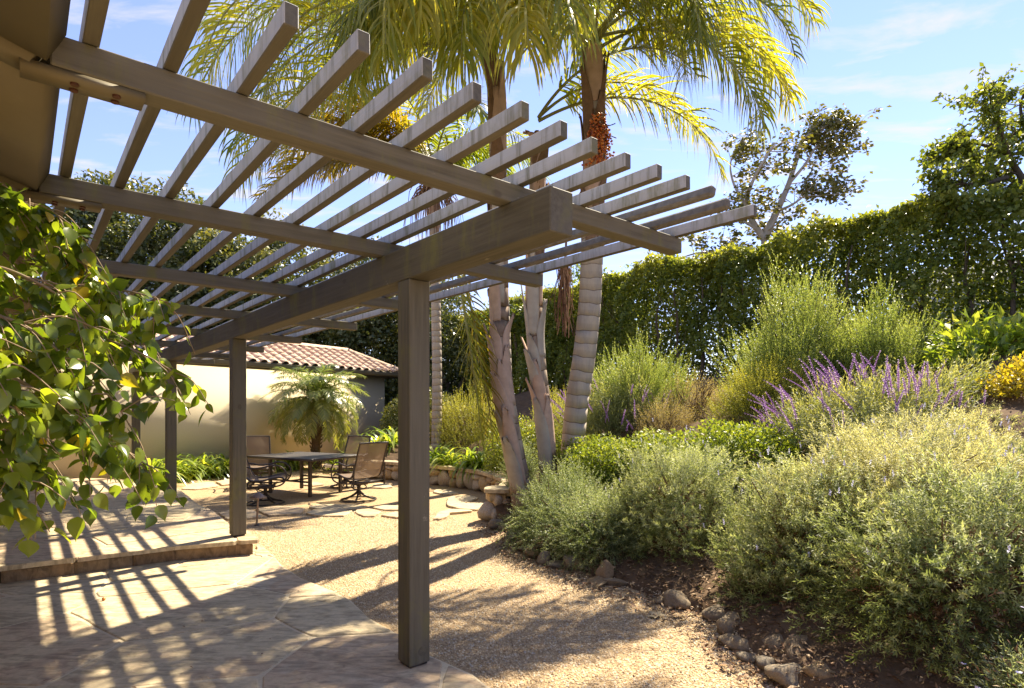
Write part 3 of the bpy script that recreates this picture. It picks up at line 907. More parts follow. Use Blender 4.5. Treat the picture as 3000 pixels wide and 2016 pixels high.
for i in range(nx):
    x = EX1 - 0.13 - i * PITCH
    if x < 2.2: break
    for j in range(ROWS):
        s = j * slope_l / ROWS - 0.03
        # hip line limits how far up a column goes
        up = (EX1 - x) / 1.25 * slope_l
        if s > up - 0.02: continue
        o = link('tile', tile_me, None, out_b)
        y = EY + s * math.cos(sl_a); z = EZ + s * math.sin(sl_a)
        o.location = (x + r.uniform(-0.006, 0.006), y, z + 0.022 + r.uniform(-0.003, 0.004))
        o.rotation_euler = (sl_a - 0.045, 0, r.uniform(-0.02, 0.02))
        count += 1
# pan tiles between the covers
    vv = []
    for e in (0, 1):
        yy = EY - 0.03 if e == 0 else RY; zz = EZ + 0.012 if e == 0 else RZ + 0.012
        for k in range(6):
            a = math.pi * k / 5
            vv.append((x + PITCH / 2 - math.cos(a) * 0.09, yy, zz + 0.035 - math.sin(a) * 0.035))
    if x + PITCH / 2 < RX1: pan.quads(vv, [(k, k + 1, 7 + k, 6 + k) for k in range(5)])
tag(pan.build('pan_tiles', M['tile'], out_b), kind='stuff')
ridge_me = barrel(0.125, 0.11, 0.46)
ridge_me.materials.append(M['tile'])
k = 0
while RX1 - 0.0 - k * 0.4 > 2.0:
    o = link('ridge_tile', ridge_me, None, out_b)
    o.location = (RX1 + 0.1 - k * 0.4, RY, RZ + 0.015); o.rotation_euler = (0.02, 0, math.pi / 2)
    k += 1
hv = Vector((RX1 - EX1, RY - EY, RZ - EZ)); hl = hv.length
for k in range(5):
    o = link('hip_tile', ridge_me, None, out_b)
    p = Vector((EX1, EY, EZ + 0.02)) + hv * (k * 0.36 / hl)
    o.location = p
    o.rotation_euler = hv.to_track_quat('Y', 'Z').to_euler()

# ------------------------------------------------------------------ curved dry stone wall
wall = thing('stone_wall', 'low curved fieldstone wall with flat cap stones at the end of the gravel court', 'stone wall', (-0.4, 10.4, 0))
dW = unit(np.gradient(Wc, axis=0)); nW = np.stack([dW[:, 1], -dW[:, 0]], -1)     # faces the court? fixed below
if np.dot(nW[80], np.array((-3.0, 10.0)) - Wc[80]) < 0: nW = -nW
sW = np.concatenate([[0], np.cumsum(np.hypot(*np.diff(Wc, axis=0).T))])
def wall_pt(s, off, z):
    x = np.interp(s, sW, Wc[:, 0]); y = np.interp(s, sW, Wc[:, 1])
    nx_ = np.interp(s, sW, nW[:, 0]); ny_ = np.interp(s, sW, nW[:, 1])
    return Vector((x + nx_ * off, y + ny_ * off, z))
g = Geo(); vs = []; m = len(Wc)
for i in range(m):
    for off, z in ((-0.05, -0.05), (-0.05, 0.335), (-0.30, 0.335), (-0.30, -0.05)):
        vs.append(tuple(wall_pt(sW[i], off, z) - wall.location))
g.quads(vs, [(i * 4 + k, i * 4 + k + 1, i * 4 + 5 + k, i * 4 + 4 + k) for i in range(m - 1) for k in range(3)])
g.build('mortar_core', M['mortar_dark'], wall)

def rock_mesh(name, r, sub=2, rough=0.20, flat=0.0):
    bm = bmesh.new()
    bmesh.ops.create_icosphere(bm, subdivisions=sub, radius=1.0)
    cuts = [(Vector((r.uniform(-1, 1), r.uniform(-1, 1), r.uniform(-1, 1))).normalized(), r.uniform(0.58, 0.92)) for _ in range(11)]
    ph = [r.uniform(0, 6.28) for _ in range(6)]
    for v in bm.verts:
        p = v.co.copy()
        for nrm, d in cuts:
            e = p.dot(nrm) - d
            if e > 0: p -= nrm * e
        w = math.sin(p.x * 3 + ph[0]) * math.sin(p.y * 3.3 + ph[1]) + math.sin(p.z * 3.7 + ph[2]) * 0.6 + 0.35 * math.sin(p.x * 9 + ph[3]) * math.sin(p.y * 8 + p.z * 7 + ph[4])
        v.co = p * (1 + rough * 0.35 * w)
    me = bpy.data.meshes.new(name)
    bm.to_mesh(me); bm.free()
    for pl in me.polygons: pl.use_smooth = True
    return me
rock_meshes = []
rk = random.Random(77)
for i in range(9):
    rock_meshes.append(rock_mesh('rock_shape', rk, 2))
def wall_stone(s, z, w, h, dep, mi, rot):
    o = bpy.data.objects.new('stone', rock_meshes[mi]); COL.objects.link(o); o.parent = wall
    p = wall_pt(s, -0.045, z) - wall.location
    nx_ = np.interp(s, sW, nW[:, 0]); ny_ = np.interp(s, sW, nW[:, 1])
    o.matrix_local = Matrix.Translation(p) @ Matrix.Rotation(math.atan2(ny_, nx_) - math.pi / 2, 4, 'Z') @ Matrix.Rotation(rot, 4, 'Y') @ Matrix.Diagonal((w / 1.72, dep, h / 1.72, 1))
for me in rock_meshes:
    me.materials.append(M['wallstone'])
r = random.Random(31)
s = 0.1
total = sW[-1]
while s < total - 0.1:
    w = r.uniform(0.20, 0.34)
    hs = r.choice([(0.18, 0.16), (0.21, 0.13), (0.14, 0.20), (0.33,), (0.33,)])
    if len(hs) == 1:
        wall_stone(s + w / 2, 0.165, w * 1.12, 0.36, 0.12, r.randrange(9), r.uniform(-0.15, 0.15))
    else:
        z = 0.0
        for hh in hs:
            wall_stone(s + w / 2 + r.uniform(-0.03, 0.03), z + hh / 2, w * r.uniform(0.98, 1.2), hh * 1.15, 0.115, r.randrange(9), r.uniform(-0.4, 0.4))
            z += hh
        if r.random() < 0.5: wall_stone(s, 0.29, 0.09, 0.09, 0.06, r.randrange(9), 0)
    s += w * 0.97
s = 0.05
while s < total - 0.02:
    w = min(r.uniform(0.45, 0.8), total - s)
    if total - s - w < 0.2: w = total - s
    k = max(3, int(w / 0.12))
    front = [wall_pt(s + 0.006 + (w - 0.012) * i / k, 0.055 + r.uniform(-0.012, 0.012), 0) for i in range(k + 1)]
    back = [wall_pt(s + 0.006 + (w - 0.012) * i / k, -0.33, 0) for i in range(k, -1, -1)]
    pl = [(p.x - wall.location.x, p.y - wall.location.y) for p in front + back]
    slab('cap_stone', pl, 0.337, 0.398 + r.uniform(-0.004, 0.006), M['flag'], wall, r, 0.008, 0.003)
    s += w
# end pier: squared yellow block over boulders, with its own cap
ex, ey = G(1448, 1525)
for dx, dy, z, sx, sy, sz_, mi in ((-0.09, 0.02, 0.12, 0.15, 0.16, 0.22, 2), (0.17, 0.0, 0.10, 0.15, 0.15, 0.16, 5), (0.14, 0.05, 0.25, 0.12, 0.12, 0.11, 1), (0.02, 0.16, 0.1, 0.2, 0.15, 0.2, 4)):
    o = bpy.data.objects.new('stone', rock_meshes[mi]); COL.objects.link(o); o.parent = wall
    o.matrix_local = Matrix.Translation(Vector((ex + dx, ey + dy, z)) - wall.location) @ Matrix.Rotation(dx * 9, 4, 'Z') @ Matrix.Diagonal((sx, sy, sz_ / 1.3, 1))
o = timber('stone', (0.25, 0.24, 0.125), M['wallstone'], wall, (ex + 0.02 - wall.location.x, ey + 0.05 - wall.location.y, 0.325), (0, 0, 0.25), bevel=0.02, cuts=3, warp=0.006)
tag(o, 'squared yellow stone block in the wall end')
pl = [(ex + a - wall.location.x, ey + b - wall.location.y) for a, b in ((-0.14, -0.11), (0.12, -0.14), (0.3, -0.05), (0.32, 0.2), (0.0, 0.28), (-0.15, 0.1))]
slab('cap_stone', soften(pl, r, 0.01, 0.1), 0.393, 0.45, M['flag'], wall, r, 0.010)

# ------------------------------------------------------------------ rocks edging the bed
rocks = [(1460, 1548, .16, .11), (1490, 1556, .13, .08), (1500, 1572, .10, .07), (1507, 1582, .09, .07), (1530, 1602, .08, .06), (1541, 1617, .09, .05), (1560, 1629, .10, .06),
         (1594, 1650, .10, .10), (1628, 1660, .10, .05), (1672, 1668, .12, .11), (1690, 1672, .07, .08), (1772, 1706, .09, .15), (1752, 1712, .12, .05), (1800, 1712, .13, .04), (1982, 1778, .12, .10),
         (2078, 1742, .10, .06), (2068, 1768, .12, .08), (2100, 1786, .13, .08), (2112, 1812, .13, .07), (2140, 1850, .14, .10), (2160, 1896, .13, .06),
         (2250, 1908, .12, .07), (2294, 1928, .16, .10), (2244, 1958, .09, .06), (2374, 1950, .21, .14), (2306, 2000, .13, .09), (2425, 2005, .16, .12), (1935, 1765, .06, .04), (2190, 1935, .06, .04)]
look = ['tan', 'grey', 'brown', 'ochre']
ordw = ['first', 'second', 'third', 'fourth', 'fifth', 'sixth', 'seventh', 'eighth', 'ninth', 'tenth', 'eleventh', 'twelfth', 'thirteenth', 'fourteenth', 'fifteenth', 'sixteenth', 'seventeenth',
        'eighteenth', 'nineteenth', 'twentieth', 'twenty-first', 'twenty-second', 'twenty-third', 'twenty-fourth', 'twenty-fifth', 'twenty-sixth', 'twenty-seventh', 'twenty-eighth', 'twenty-ninth']
r = random.Random(12)
order = sorted(range(len(rocks)), key=lambda k: -G(rocks[k][0], rocks[k][1])[1])
for rank, k in enumerate(order):
    px, py, w, h_ = rocks[k]
    x, y = G(px, py)
    me = rock_mesh('edging_rock', r, 3)
    o = link('edging_rock', me, M['rock'])
    o.location = (x, y, h_ * 0.45)
    o.rotation_euler = (r.uniform(-0.2, 0.2), r.uniform(-0.2, 0.2), r.uniform(0, 6.28))
    o.scale = (w * r.uniform(0.9, 1.15), w * r.uniform(0.7, 0.95), h_ * 0.85)
    what = 'tallest upright rock' if h_ == 0.15 else ('large flat-topped rock' if w > 0.19 else 'small rounded rock')
    tag(o, '%s in the gravel edging, %s from the stone wall end' % (what, ordw[rank]), 'rock', 'rocks edging the planted bed')

# ------------------------------------------------------------------ patio furniture
table = thing('patio_table', 'rectangular bronze metal patio table between four swivel chairs', 'table', (-3.78, 10.69, 0), math.radians(-28))
bm_parts = timber('table_top', (1.62, 1.2, 0.022), M['tabletop'], table, (0, 0, 0.688), bevel=0.006)
g = Geo()
for a, b, c, d in ((-0.82, 0.82, -0.61, -0.58), (-0.82, 0.82, 0.58, 0.61), (-0.82, -0.79, -0.58, 0.58), (0.79, 0.82, -0.58, 0.58)):
    box(g, a, b, c, d, 0.655, 0.697)
g.build('table_rim', M['metal'], table)
for sx in (-1, 1):
    for sy in (-1, 1):
        timber('leg', (0.055, 0.055, 0.66), M['metal'], table, (sx * 0.50, sy * 0.36, 0.345), bevel=0.006)
g = Geo()
for sy in (-1, 1): box(g, -0.47, 0.47, sy * 0.36 - 0.012, sy * 0.36 + 0.012, 0.25, 0.28)
box(g, -0.012, 0.012, -0.347, 0.347, 0.253, 0.277)
g.build('stretcher', M['metal'], table)

def make_chair():
    root = bpy.data.objects.new('swivel_chair', None); COL.objects.link(root)
    prof = catmull([(-0.44, 0.98), (-0.43, 0.95), (-0.37, 0.80), (-0.30, 0.60), (-0.24, 0.46), (-0.16, 0.40), (0.0, 0.40), (0.16, 0.435), (0.27, 0.445), (0.33, 0.41)], 34)
    hw = 0.275
    g = Geo(); v = []
    for p in prof:
        for k in range(7):
            u = k / 6 * 2 - 1
            sag = -0.018 * (1 - u * u)
            v.append((p[0] + (0.0 if p[1] < 0.47 else -sag), u * hw, p[1] + (sag if p[1] < 0.47 else 0)))
    g.quads(v, [(i * 7 + k, i * 7 + k + 1, i * 7 + 8 + k, i * 7 + 7 + k) for i in range(len(prof) - 1) for k in range(6)])
    g.build('sling', M['sling'], root, True)
    for sgn in (-1, 1):
        g = Geo(); tube(g, [(p[0], sgn * hw, p[1]) for p in prof], 0.015, 8)
        g.build('side_rail', M['metal'], root, True)
        arm = catmull([(-0.31, 0.63), (-0.24, 0.625), (-0.12, 0.60), (0.02, 0.615), (0.15, 0.645), (0.27, 0.62), (0.345, 0.54), (0.355, 0.44), (0.30, 0.345), (0.18, 0.305), (0.0, 0.30), (-0.20, 0.315), (-0.29, 0.32)], 40)
        g = Geo(); tube(g, [(p[0], sgn * (hw + 0.028), p[1]) for p in arm], 0.013, 8)
        g.build('armrest', M['metal'], root, True)
        g = Geo(); tube(g, [(-0.315, sgn * (hw + 0.028), 0.64), (-0.30, sgn * (hw + 0.028), 0.45), (-0.30, sgn * (hw + 0.028), 0.27)], 0.017, 6)
        g.build('rear_bar', M['metal'], root, True)
    g = Geo(); tube(g, [(-0.44, -hw, 0.98), (-0.445, 0, 0.985), (-0.44, hw, 0.98)], 0.016, 8)
    g.build('top_rail', M['metal'], root, True)
    g = Geo(); box(g, -0.29, -0.255, -hw - 0.02, hw + 0.02, 0.30, 0.345); box(g, 0.12, 0.15, -hw - 0.02, hw + 0.02, 0.295, 0.32)
    box(g, -0.12, 0.14, -0.10, 0.10, 0.262, 0.292)
    g.build('seat_frame', M['metal'], root)
    for sgn in (-1, 1):
        c = [(0.12 * math.cos(a) , sgn * 0.07, 0.225 + 0.035 * math.sin(a)) for a in np.linspace(0.2, 6.08, 22)]
        g = Geo(); tube(g, c, 0.010, 6); g.build('spring', M['metal'], root, True)
    g = Geo(); tube(g, [(0, 0, 0.26), (0, 0, 0.20), (0, 0, 0.10)], [0.035, 0.03, 0.03], 10)
    g.build('pedestal', M['metal'], root, True)
    for k in range(4):
        a = math.pi / 4 + k * math.pi / 2
        c = catmull([(0, 0.17), (0.04, 0.12), (0.12, 0.065), (0.22, 0.028), (0.29, 0.014)], 14)
        g = Geo(); tube(g, [(p[0] * math.cos(a), p[0] * math.sin(a), p[1]) for p in c], np.linspace(0.024, 0.013, 15), 8)
        g.build('foot', M['metal'], root, True)
    g = Geo(); tube(g, [(0.29 * math.cos(a), 0.29 * math.sin(a), 0.013) for a in np.linspace(0, 2 * math.pi, 37)], 0.012, 8)
    g.build('base_ring', M['metal'], root, True)
    return root
def copy_tree(o, parent=None):
    c = o.copy(); COL.objects.link(c)
    if parent is not None: c.parent = parent
    for ch in list(o.children): copy_tree(ch, c)
    return c
proto = make_chair()
chairs = [(-4.02, 9.52, 14, 'brown mesh swivel patio chair in profile behind the copper path light'),
          (-5.05, 11.55, -62, 'brown mesh swivel patio chair facing the camera, half behind a pergola post'),
          (-2.60, 9.90, 139, 'brown mesh swivel patio chair seen from behind, nearest the stone wall'),
          (-3.32, 11.65, -113, 'brown mesh swivel patio chair across the table beside the date palm')]
for i, (x, y, a, lb) in enumerate(chairs):
    c = proto if i == 0 else copy_tree(proto)
    c.location = (x, y, 0); c.rotation_euler = (0, 0, math.radians(a))
    tag(c, lb, 'chair', 'swivel chairs round the patio table')

lx, ly = G(752, 1540)
lamp = thing('path_light', 'small copper path light with conical hat leaning beside the patio step', 'path light', (lx, ly, 0))
lamp.rotation_euler = (0, math.radians(3), 0)
g = Geo(); tube(g, [(0, 0, -0.02), (0, 0, 0.39)], 0.012, 10); g.build('stem', M['copper'], lamp, True)
g = Geo(); tube(g, [(0, 0, 0), (0, 0, 0.012), (0, 0, 0.02)], [0.035, 0.033, 0.015], 12); g.build('base', M['metal'], lamp)
g = Geo(); tube(g, [(0, 0, 0.372), (0, 0, 0.377), (0, 0, 0.42), (0, 0, 0.435), (0, 0, 0.443)], [0.108, 0.110, 0.038, 0.022, 0.006], 24)
g.build('shade', M['copper'], lamp, True)

# ------------------------------------------------------------------ foliage builders
def rhombs(g, P, D, N, L, Wd, tint, bend=0.12):
    """one folded four-point leaf per row"""
    n = len(P)
    L = np.broadcast_to(L, (n,))[:, None]; Wd = np.broadcast_to(Wd, (n,))[:, None]
    D = unit(D); S_ = unit(np.cross(D, N)); N = np.cross(S_, D)
    mid = P + D * L * 0.48 + N * L * bend
    v = np.stack([P, mid - S_ * Wd * 0.5, P + D * L, mid + S_ * Wd * 0.5], 1)
    g.quads(v.reshape(-1, 3), np.arange(n * 4).reshape(-1, 4), tint)

def frame(D):
    ref = np.where(np.abs(D[:, 2:3]) < 0.9, np.array([[0, 0, 1.0]]), np.array([[1.0, 0, 0]]))
    u = unit(np.cross(D, ref)); return u, np.cross(D, u)

def shoots(g, rng, O, D, L, nl, ll, lw, ang, tint0, tvar=0.25, curve=0.15, tipbright=0.25):
    """leafy shoots: nl small leaves in a spiral along each"""
    n = len(O)
    D = unit(D); u, v = frame(D)
    L = np.broadcast_to(L, (n,))
    s = (np.arange(nl) + 0.7) / nl
    ss = np.broadcast_to(s[None], (n, nl)) + rng.uniform(-0.3, 0.3, (n, nl)) / nl
    phi = np.arange(nl)[None] * 2.4 + rng.uniform(0, 6.28, (n, 1)) + rng.uniform(-0.4, 0.4, (n, nl))
    bendv = rng.normal(0, curve, (n, 3)) + np.array([0, 0, curve * 0.6])
    P = O[:, None] + (D[:, None] * ss[..., None] + bendv[:, None] * (ss ** 2)[..., None]) * L[:, None, None]
    a = ang + rng.normal(0, 0.2, (n, nl)) - 0.35 * (ss - 0.5)
    R = u[:, None] * np.cos(phi)[..., None] + v[:, None] * np.sin(phi)[..., None]
    dd = D[:, None] * np.cos(a)[..., None] + R * np.sin(a)[..., None]
    nn = D[:, None] * np.sin(a)[..., None] - R * np.cos(a)[..., None]
    k = rng.uniform(0.7, 1.25, (n, nl)) * (1.0 - 0.35 * np.maximum(0, ss - 0.75) * 4 * 0.5)
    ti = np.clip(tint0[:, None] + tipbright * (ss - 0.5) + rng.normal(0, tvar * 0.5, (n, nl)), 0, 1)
    rhombs(g, P.reshape(-1, 3), dd.reshape(-1, 3), nn.reshape(-1, 3), (k * ll).ravel(), (k * lw).ravel(), ti.ravel())

def fbm(P, ph):
    return (np.sin(P[:, 0] * 1.7 + ph) * np.sin(P[:, 1] * 1.9 + ph * 2) + np.sin(P[:, 2] * 2.3 + ph * 3) * 0.6
            + 0.5 * np.sin(P[:, 0] * 4.1 + P[:, 1] * 3.7 + ph) * np.sin(P[:, 2] * 4.3 - ph)) / 1.6

def dome(rng, n, rx, ry, rz, low=-0.25, lump=0.18, inner=0.72, freq=2.0):
    d = rng.normal(size=(n * 3, 3)); d = unit(d)
    d = d[d[:, 2] > low][:n]
    k = 1 + lump * fbm(d * freq, rng.uniform(0, 6))
    rad = k * rng.uniform(inner, 1.0, len(d))
    return d * np.array([rx, ry, rz]) * rad[:, None], d

def sticks(rng, n, rx, ry, rz, r0=0.012, fan=0.7):
    g = Geo()
    for i in range(n):
        a = rng.uniform(0, 6.28); k = rng.uniform(0.3, fan)
        tip = np.array((math.cos(a) * rx * k, math.sin(a) * ry * k, rz * rng.uniform(0.5, 0.85)))
        c = catmull([(0.0 + rng.normal(0, 0.05), rng.normal(0, 0.05), -0.05), tip * np.array((0.45, 0.45, 0.4)) + rng.normal(0, 0.04, 3), tip], 6)
        tube(g, c, np.linspace(r0, r0 * 0.35, 7), 5)
    return g

def shrub(name, label, cat, x, y, rx, ry, rz, mat, kind, seed, n=900, lift=0.0, group=None, **kw):
    rng = np.random.default_rng(seed)
    z0 = float(max(bank_h(x, y), 0.0)) + lift
    root = thing(name, label, cat, (x, y, z0), 0.0, group)
    g = Geo()
    P, d = dome(rng, n, rx, ry, rz, kw.get('low', -0.2), kw.get('lump', 0.2), kw.get('inner', 0.66), kw.get('freq', 2.2))
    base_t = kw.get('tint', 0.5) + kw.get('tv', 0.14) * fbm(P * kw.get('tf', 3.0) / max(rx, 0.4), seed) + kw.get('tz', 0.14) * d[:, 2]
    hang = kw.get('hang', 0.0)
    if kind == 'shoot':
        up = np.array([0, 0, kw.get('up', 0.6)])
        D = d * 0.8 + up - np.array([0, 0, hang]) * (1 - d[:, 2:3]) + rng.normal(0, 0.28, P.shape)
        Ls = rng.uniform(0.7, 1.3, len(P)) * kw['len']
        O = P - unit(D) * Ls[:, None] * 0.7
        # follow the sloping ground
        O[:, 2] = np.maximum(O[:, 2], bank_h(O[:, 0] + x, O[:, 1] + y) - z0 - lift - 0.02)
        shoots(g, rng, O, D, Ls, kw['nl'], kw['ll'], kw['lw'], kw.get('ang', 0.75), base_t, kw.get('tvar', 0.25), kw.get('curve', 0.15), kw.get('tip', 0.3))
    else:
        D = d * 0.7 + rng.normal(0, 0.7, P.shape) + np.array([0, 0, 0.15])
        N_ = d + rng.normal(0, 0.6, P.shape) + np.array([0, 0, 0.5])
        k = rng.uniform(0.6, 1.3, len(P))
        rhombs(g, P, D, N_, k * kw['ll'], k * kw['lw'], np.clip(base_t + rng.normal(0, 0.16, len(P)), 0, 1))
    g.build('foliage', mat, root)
    sticks(rng, kw.get('sticks', 14), rx, ry, rz, kw.get('sr', 0.010)).build('stem', M['twig'], root)
    if kw.get('dead', 0):
        # dry inner growth under the green shell
        gd = Geo()
        Pd, dd = dome(rng, kw['dead'], rx * 0.8, ry * 0.8, rz * 0.75, -0.25, 0.2, 0.6)
        shoots(gd, rng, Pd - dd * 0.1, dd + rng.normal(0, 0.6, Pd.shape), kw['len'], 10, kw['ll'] * 1.1, kw['lw'] * 0.9, 0.8, rng.uniform(0, 0.9, len(Pd)))
        gd.build('dry_growth', M['litter'], root)
    return root

# ------------------------------------------------------------------ planting on the bank
lav = dict(kind='shoot', len=0.090, nl=15, ll=0.034, lw=0.0078, ang=0.95, up=0.30, tv=0.42, tf=7.0, tip=0.55, tz=0.34, inner=0.62, lump=0.36, freq=4.6, dead=420, low=-0.35, curve=0.1)  # tz darkens low leaves: shade painted into the tint, plus browner old growth
def lavender(label, x, y, rx, ry, rz, seed, n, **kw):
    a = dict(lav); a.update(kw)
    o = shrub('lavender_bush', label, 'lavender', x, y, rx, ry, rz, M['lavender_grey'] if kw.pop('grey', False) or a.pop('grey', False) else M['lavender'], seed=seed, n=n, group='lavender bushes on the bank', **a)
    rng = np.random.default_rng(seed + 5)
    g = Geo()
    P, d = dome(rng, kw.get('fl', 40), rx, ry, rz, 0.15, 0.2, 0.98)
    O = P - np.array([0, 0, 0.03]); D = d * 0.3 + np.array([0, 0, 1.0])
    shoots(g, rng, O + unit(D) * 0.10, D, 0.04, 16, 0.012, 0.009, 0.8, rng.uniform(0, 1, len(P)), 0.4, 0.02)
    tag(g.build('flower_heads', M['pale_flower'], o), kind='stuff')
    return o
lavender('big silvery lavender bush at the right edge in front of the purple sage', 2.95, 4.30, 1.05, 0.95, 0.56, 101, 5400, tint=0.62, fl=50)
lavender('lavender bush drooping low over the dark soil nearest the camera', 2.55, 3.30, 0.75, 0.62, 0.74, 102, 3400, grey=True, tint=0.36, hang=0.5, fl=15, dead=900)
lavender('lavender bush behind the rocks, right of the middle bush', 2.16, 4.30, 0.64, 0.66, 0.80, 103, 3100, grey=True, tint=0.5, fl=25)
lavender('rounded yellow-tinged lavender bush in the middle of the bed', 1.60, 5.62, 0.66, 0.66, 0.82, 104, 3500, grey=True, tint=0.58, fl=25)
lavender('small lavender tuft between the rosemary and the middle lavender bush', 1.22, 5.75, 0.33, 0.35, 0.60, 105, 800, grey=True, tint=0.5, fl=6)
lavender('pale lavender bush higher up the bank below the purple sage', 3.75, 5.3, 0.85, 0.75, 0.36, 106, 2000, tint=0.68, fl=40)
ros = dict(kind='shoot', len=0.24, nl=30, ll=0.027, lw=0.0065, ang=0.85, up=0.25, tv=0.2, tip=0.5, inner=0.55, lump=0.25, low=-0.4, dead=150)
def rosemary(label, x, y, rx, ry, rz, seed, n, **kw):
    a = dict(ros); a.update(kw)
    return shrub('rosemary_bush', label, 'rosemary', x, y, rx, ry, rz, M['rosemary'], seed=seed, n=n, group='rosemary spilling over the bed edge', **a)
rosemary('wide trailing rosemary spilling over the rock edging below the palms', 0.60, 6.65, 0.68, 0.95, 0.60, 111, 1900, hang=0.5)
rosemary('second trailing rosemary mound with pale tips behind the edging rocks', 0.90, 5.85, 0.60, 0.60, 0.58, 112, 1500, hang=0.6)
rosemary('upright rosemary growing over the end of the stone wall', 0.12, 8.35, 0.30, 0.40, 0.62, 113, 700, hang=0.5, lift=0.0)
o = rosemary('rosemary with pale blue flowers in the bottom right corner', 2.28, 2.45, 0.26, 0.30, 0.30, 114, 700, hang=0.2, tint=0.6)
rng = np.random.default_rng(3)
g = Geo()
P, d = dome(rng, 26, 0.36, 0.38, 0.45, 0.0, 0.2, 0.97)
for k in range(5):
    a = k * 1.2566 + rng.uniform(0, 1, len(P))
    D = np.stack([np.cos(a), np.sin(a), np.full(len(P), 0.4)], -1)
    rhombs(g, P, D, d, 0.014, 0.010, rng.random(len(P)))
tag(g.build('flowers', M['pale_flower'], o), kind='stuff')

leafy = dict(kind='leaf', ll=0.042, lw=0.026, inner=0.55, lump=0.25)
shrub('green_shrub', 'fresh green leafy shrub behind the palm trunk and rosemary', 'shrub', 1.35, 7.9, 0.85, 0.9, 0.48, M['green'], seed=121, n=15000, **leafy)
shrub('green_shrub', 'fresh green leafy shrub in front of the purple sage', 'shrub', 2.55, 6.5, 0.62, 0.7, 0.56, M['green'], seed=122, n=11000, **leafy)
shrub('green_shrub', 'low green leafy shrub between the two palm clumps', 'shrub', 1.9, 7.3, 0.6, 0.6, 0.45, M['green'], seed=123, n=8000, **leafy)
shrub('green_shrub', 'dark green shrub at the foot of the palms above the stone wall', 'shrub', 0.25, 10.6, 0.9, 0.9, 0.75, M['hedge'], seed=124, n=14000, **leafy)
gold = dict(kind='shoot', len=0.26, nl=22, ll=0.026, lw=0.008, ang=0.7, up=0.9, inner=0.6, tv=0.2, tip=0.4)
shrub('gold_shrub', 'golden yellow-green mounded shrub left of the purple sage', 'shrub', 3.55, 8.1, 0.78, 0.75, 0.66, M['gold'], seed=131, n=1700, **gold)
shrub('gold_shrub', 'golden yellow-green shrub seen between the palm trunks', 'shrub', 0.95, 11.0, 0.75, 0.8, 1.0, M['gold'], seed=132, n=1500, **gold)
shrub('gold_shrub', 'golden yellow-green shrub left of the palms behind the clipped hedge', 'shrub', -0.9, 13.2, 1.0, 0.9, 1.15, M['gold'], seed=133, n=1600, **gold)
brt = dict(kind='shoot', len=0.34, nl=26, ll=0.034, lw=0.012, ang=0.6, up=1.1, inner=0.55, tv=0.2, tip=0.4, lump=0.42, freq=3.4, low=-0.1, sticks=26)
shrub('feathery_shrub', 'rounded bright green feathery shrub right of the ringed palm trunk', 'shrub', 2.2, 10.4, 0.88, 0.85, 1.45, M['bright'], seed=141, n=2300, **brt)
shrub('feathery_shrub', 'tall bright green feathery shrub in front of the hedge', 'shrub', 4.25, 8.7, 0.92, 0.85, 1.55, M['bright'], seed=142, n=2500, **brt)
shrub('feathery_shrub', 'shorter bright green feathery shrub right of the tall one', 'shrub', 5.15, 8.3, 0.75, 0.7, 1.15, M['bright'], seed=143, n=1500, **brt)
shrub('dry_shrub', 'sparse dry grey shrub in the middle of the bank', 'shrub', 2.95, 9.6, 0.65, 0.6, 0.62, M['dry'], seed=151, n=500, kind='shoot', len=0.3, nl=16, ll=0.03, lw=0.008, ang=0.8, up=0.6, sticks=40)
shrub('dry_shrub', 'low brown dried shrub beside the ringed palm base', 'shrub', 2.35, 9.0, 0.5, 0.5, 0.45, M['dry'], seed=152, n=500, kind='shoot', len=0.25, nl=16, ll=0.028, lw=0.007, ang=0.8, up=0.5, sticks=20)
shrub('amber_shrub', 'amber yellow leafed shrub at the right edge of the frame', 'shrub', 5.12, 5.75, 0.40, 0.40, 0.34, M['orange'], seed=153, n=3000, kind='leaf', ll=0.048, lw=0.026, inner=0.5, lump=0.25)
shrub('broadleaf_plant', 'bright broad-leaved plant under the hedge at the right edge', 'plant', 6.0, 7.2, 0.80, 0.6, 0.50, M['strap'], seed=154, n=1500, kind='leaf', ll=0.15, lw=0.05, inner=0.4, lump=0.2)
shrub('clipped_hedge', 'low clipped box hedge with brownish leaves beyond the stone wall', 'hedge', -1.35, 13.6, 0.95, 0.7, 0.82, M['box'], seed=155, n=15000, kind='leaf', ll=0.04, lw=0.026, inner=0.8, lump=0.05)
shrub('clipped_hedge', 'second clipped box hedge further back beside the thin palm trunk', 'hedge', -2.4, 16.0, 1.2, 0.9, 1.3, M['oak'], seed=156, n=12000, kind='leaf', ll=0.06, lw=0.035, inner=0.75, lump=0.1)

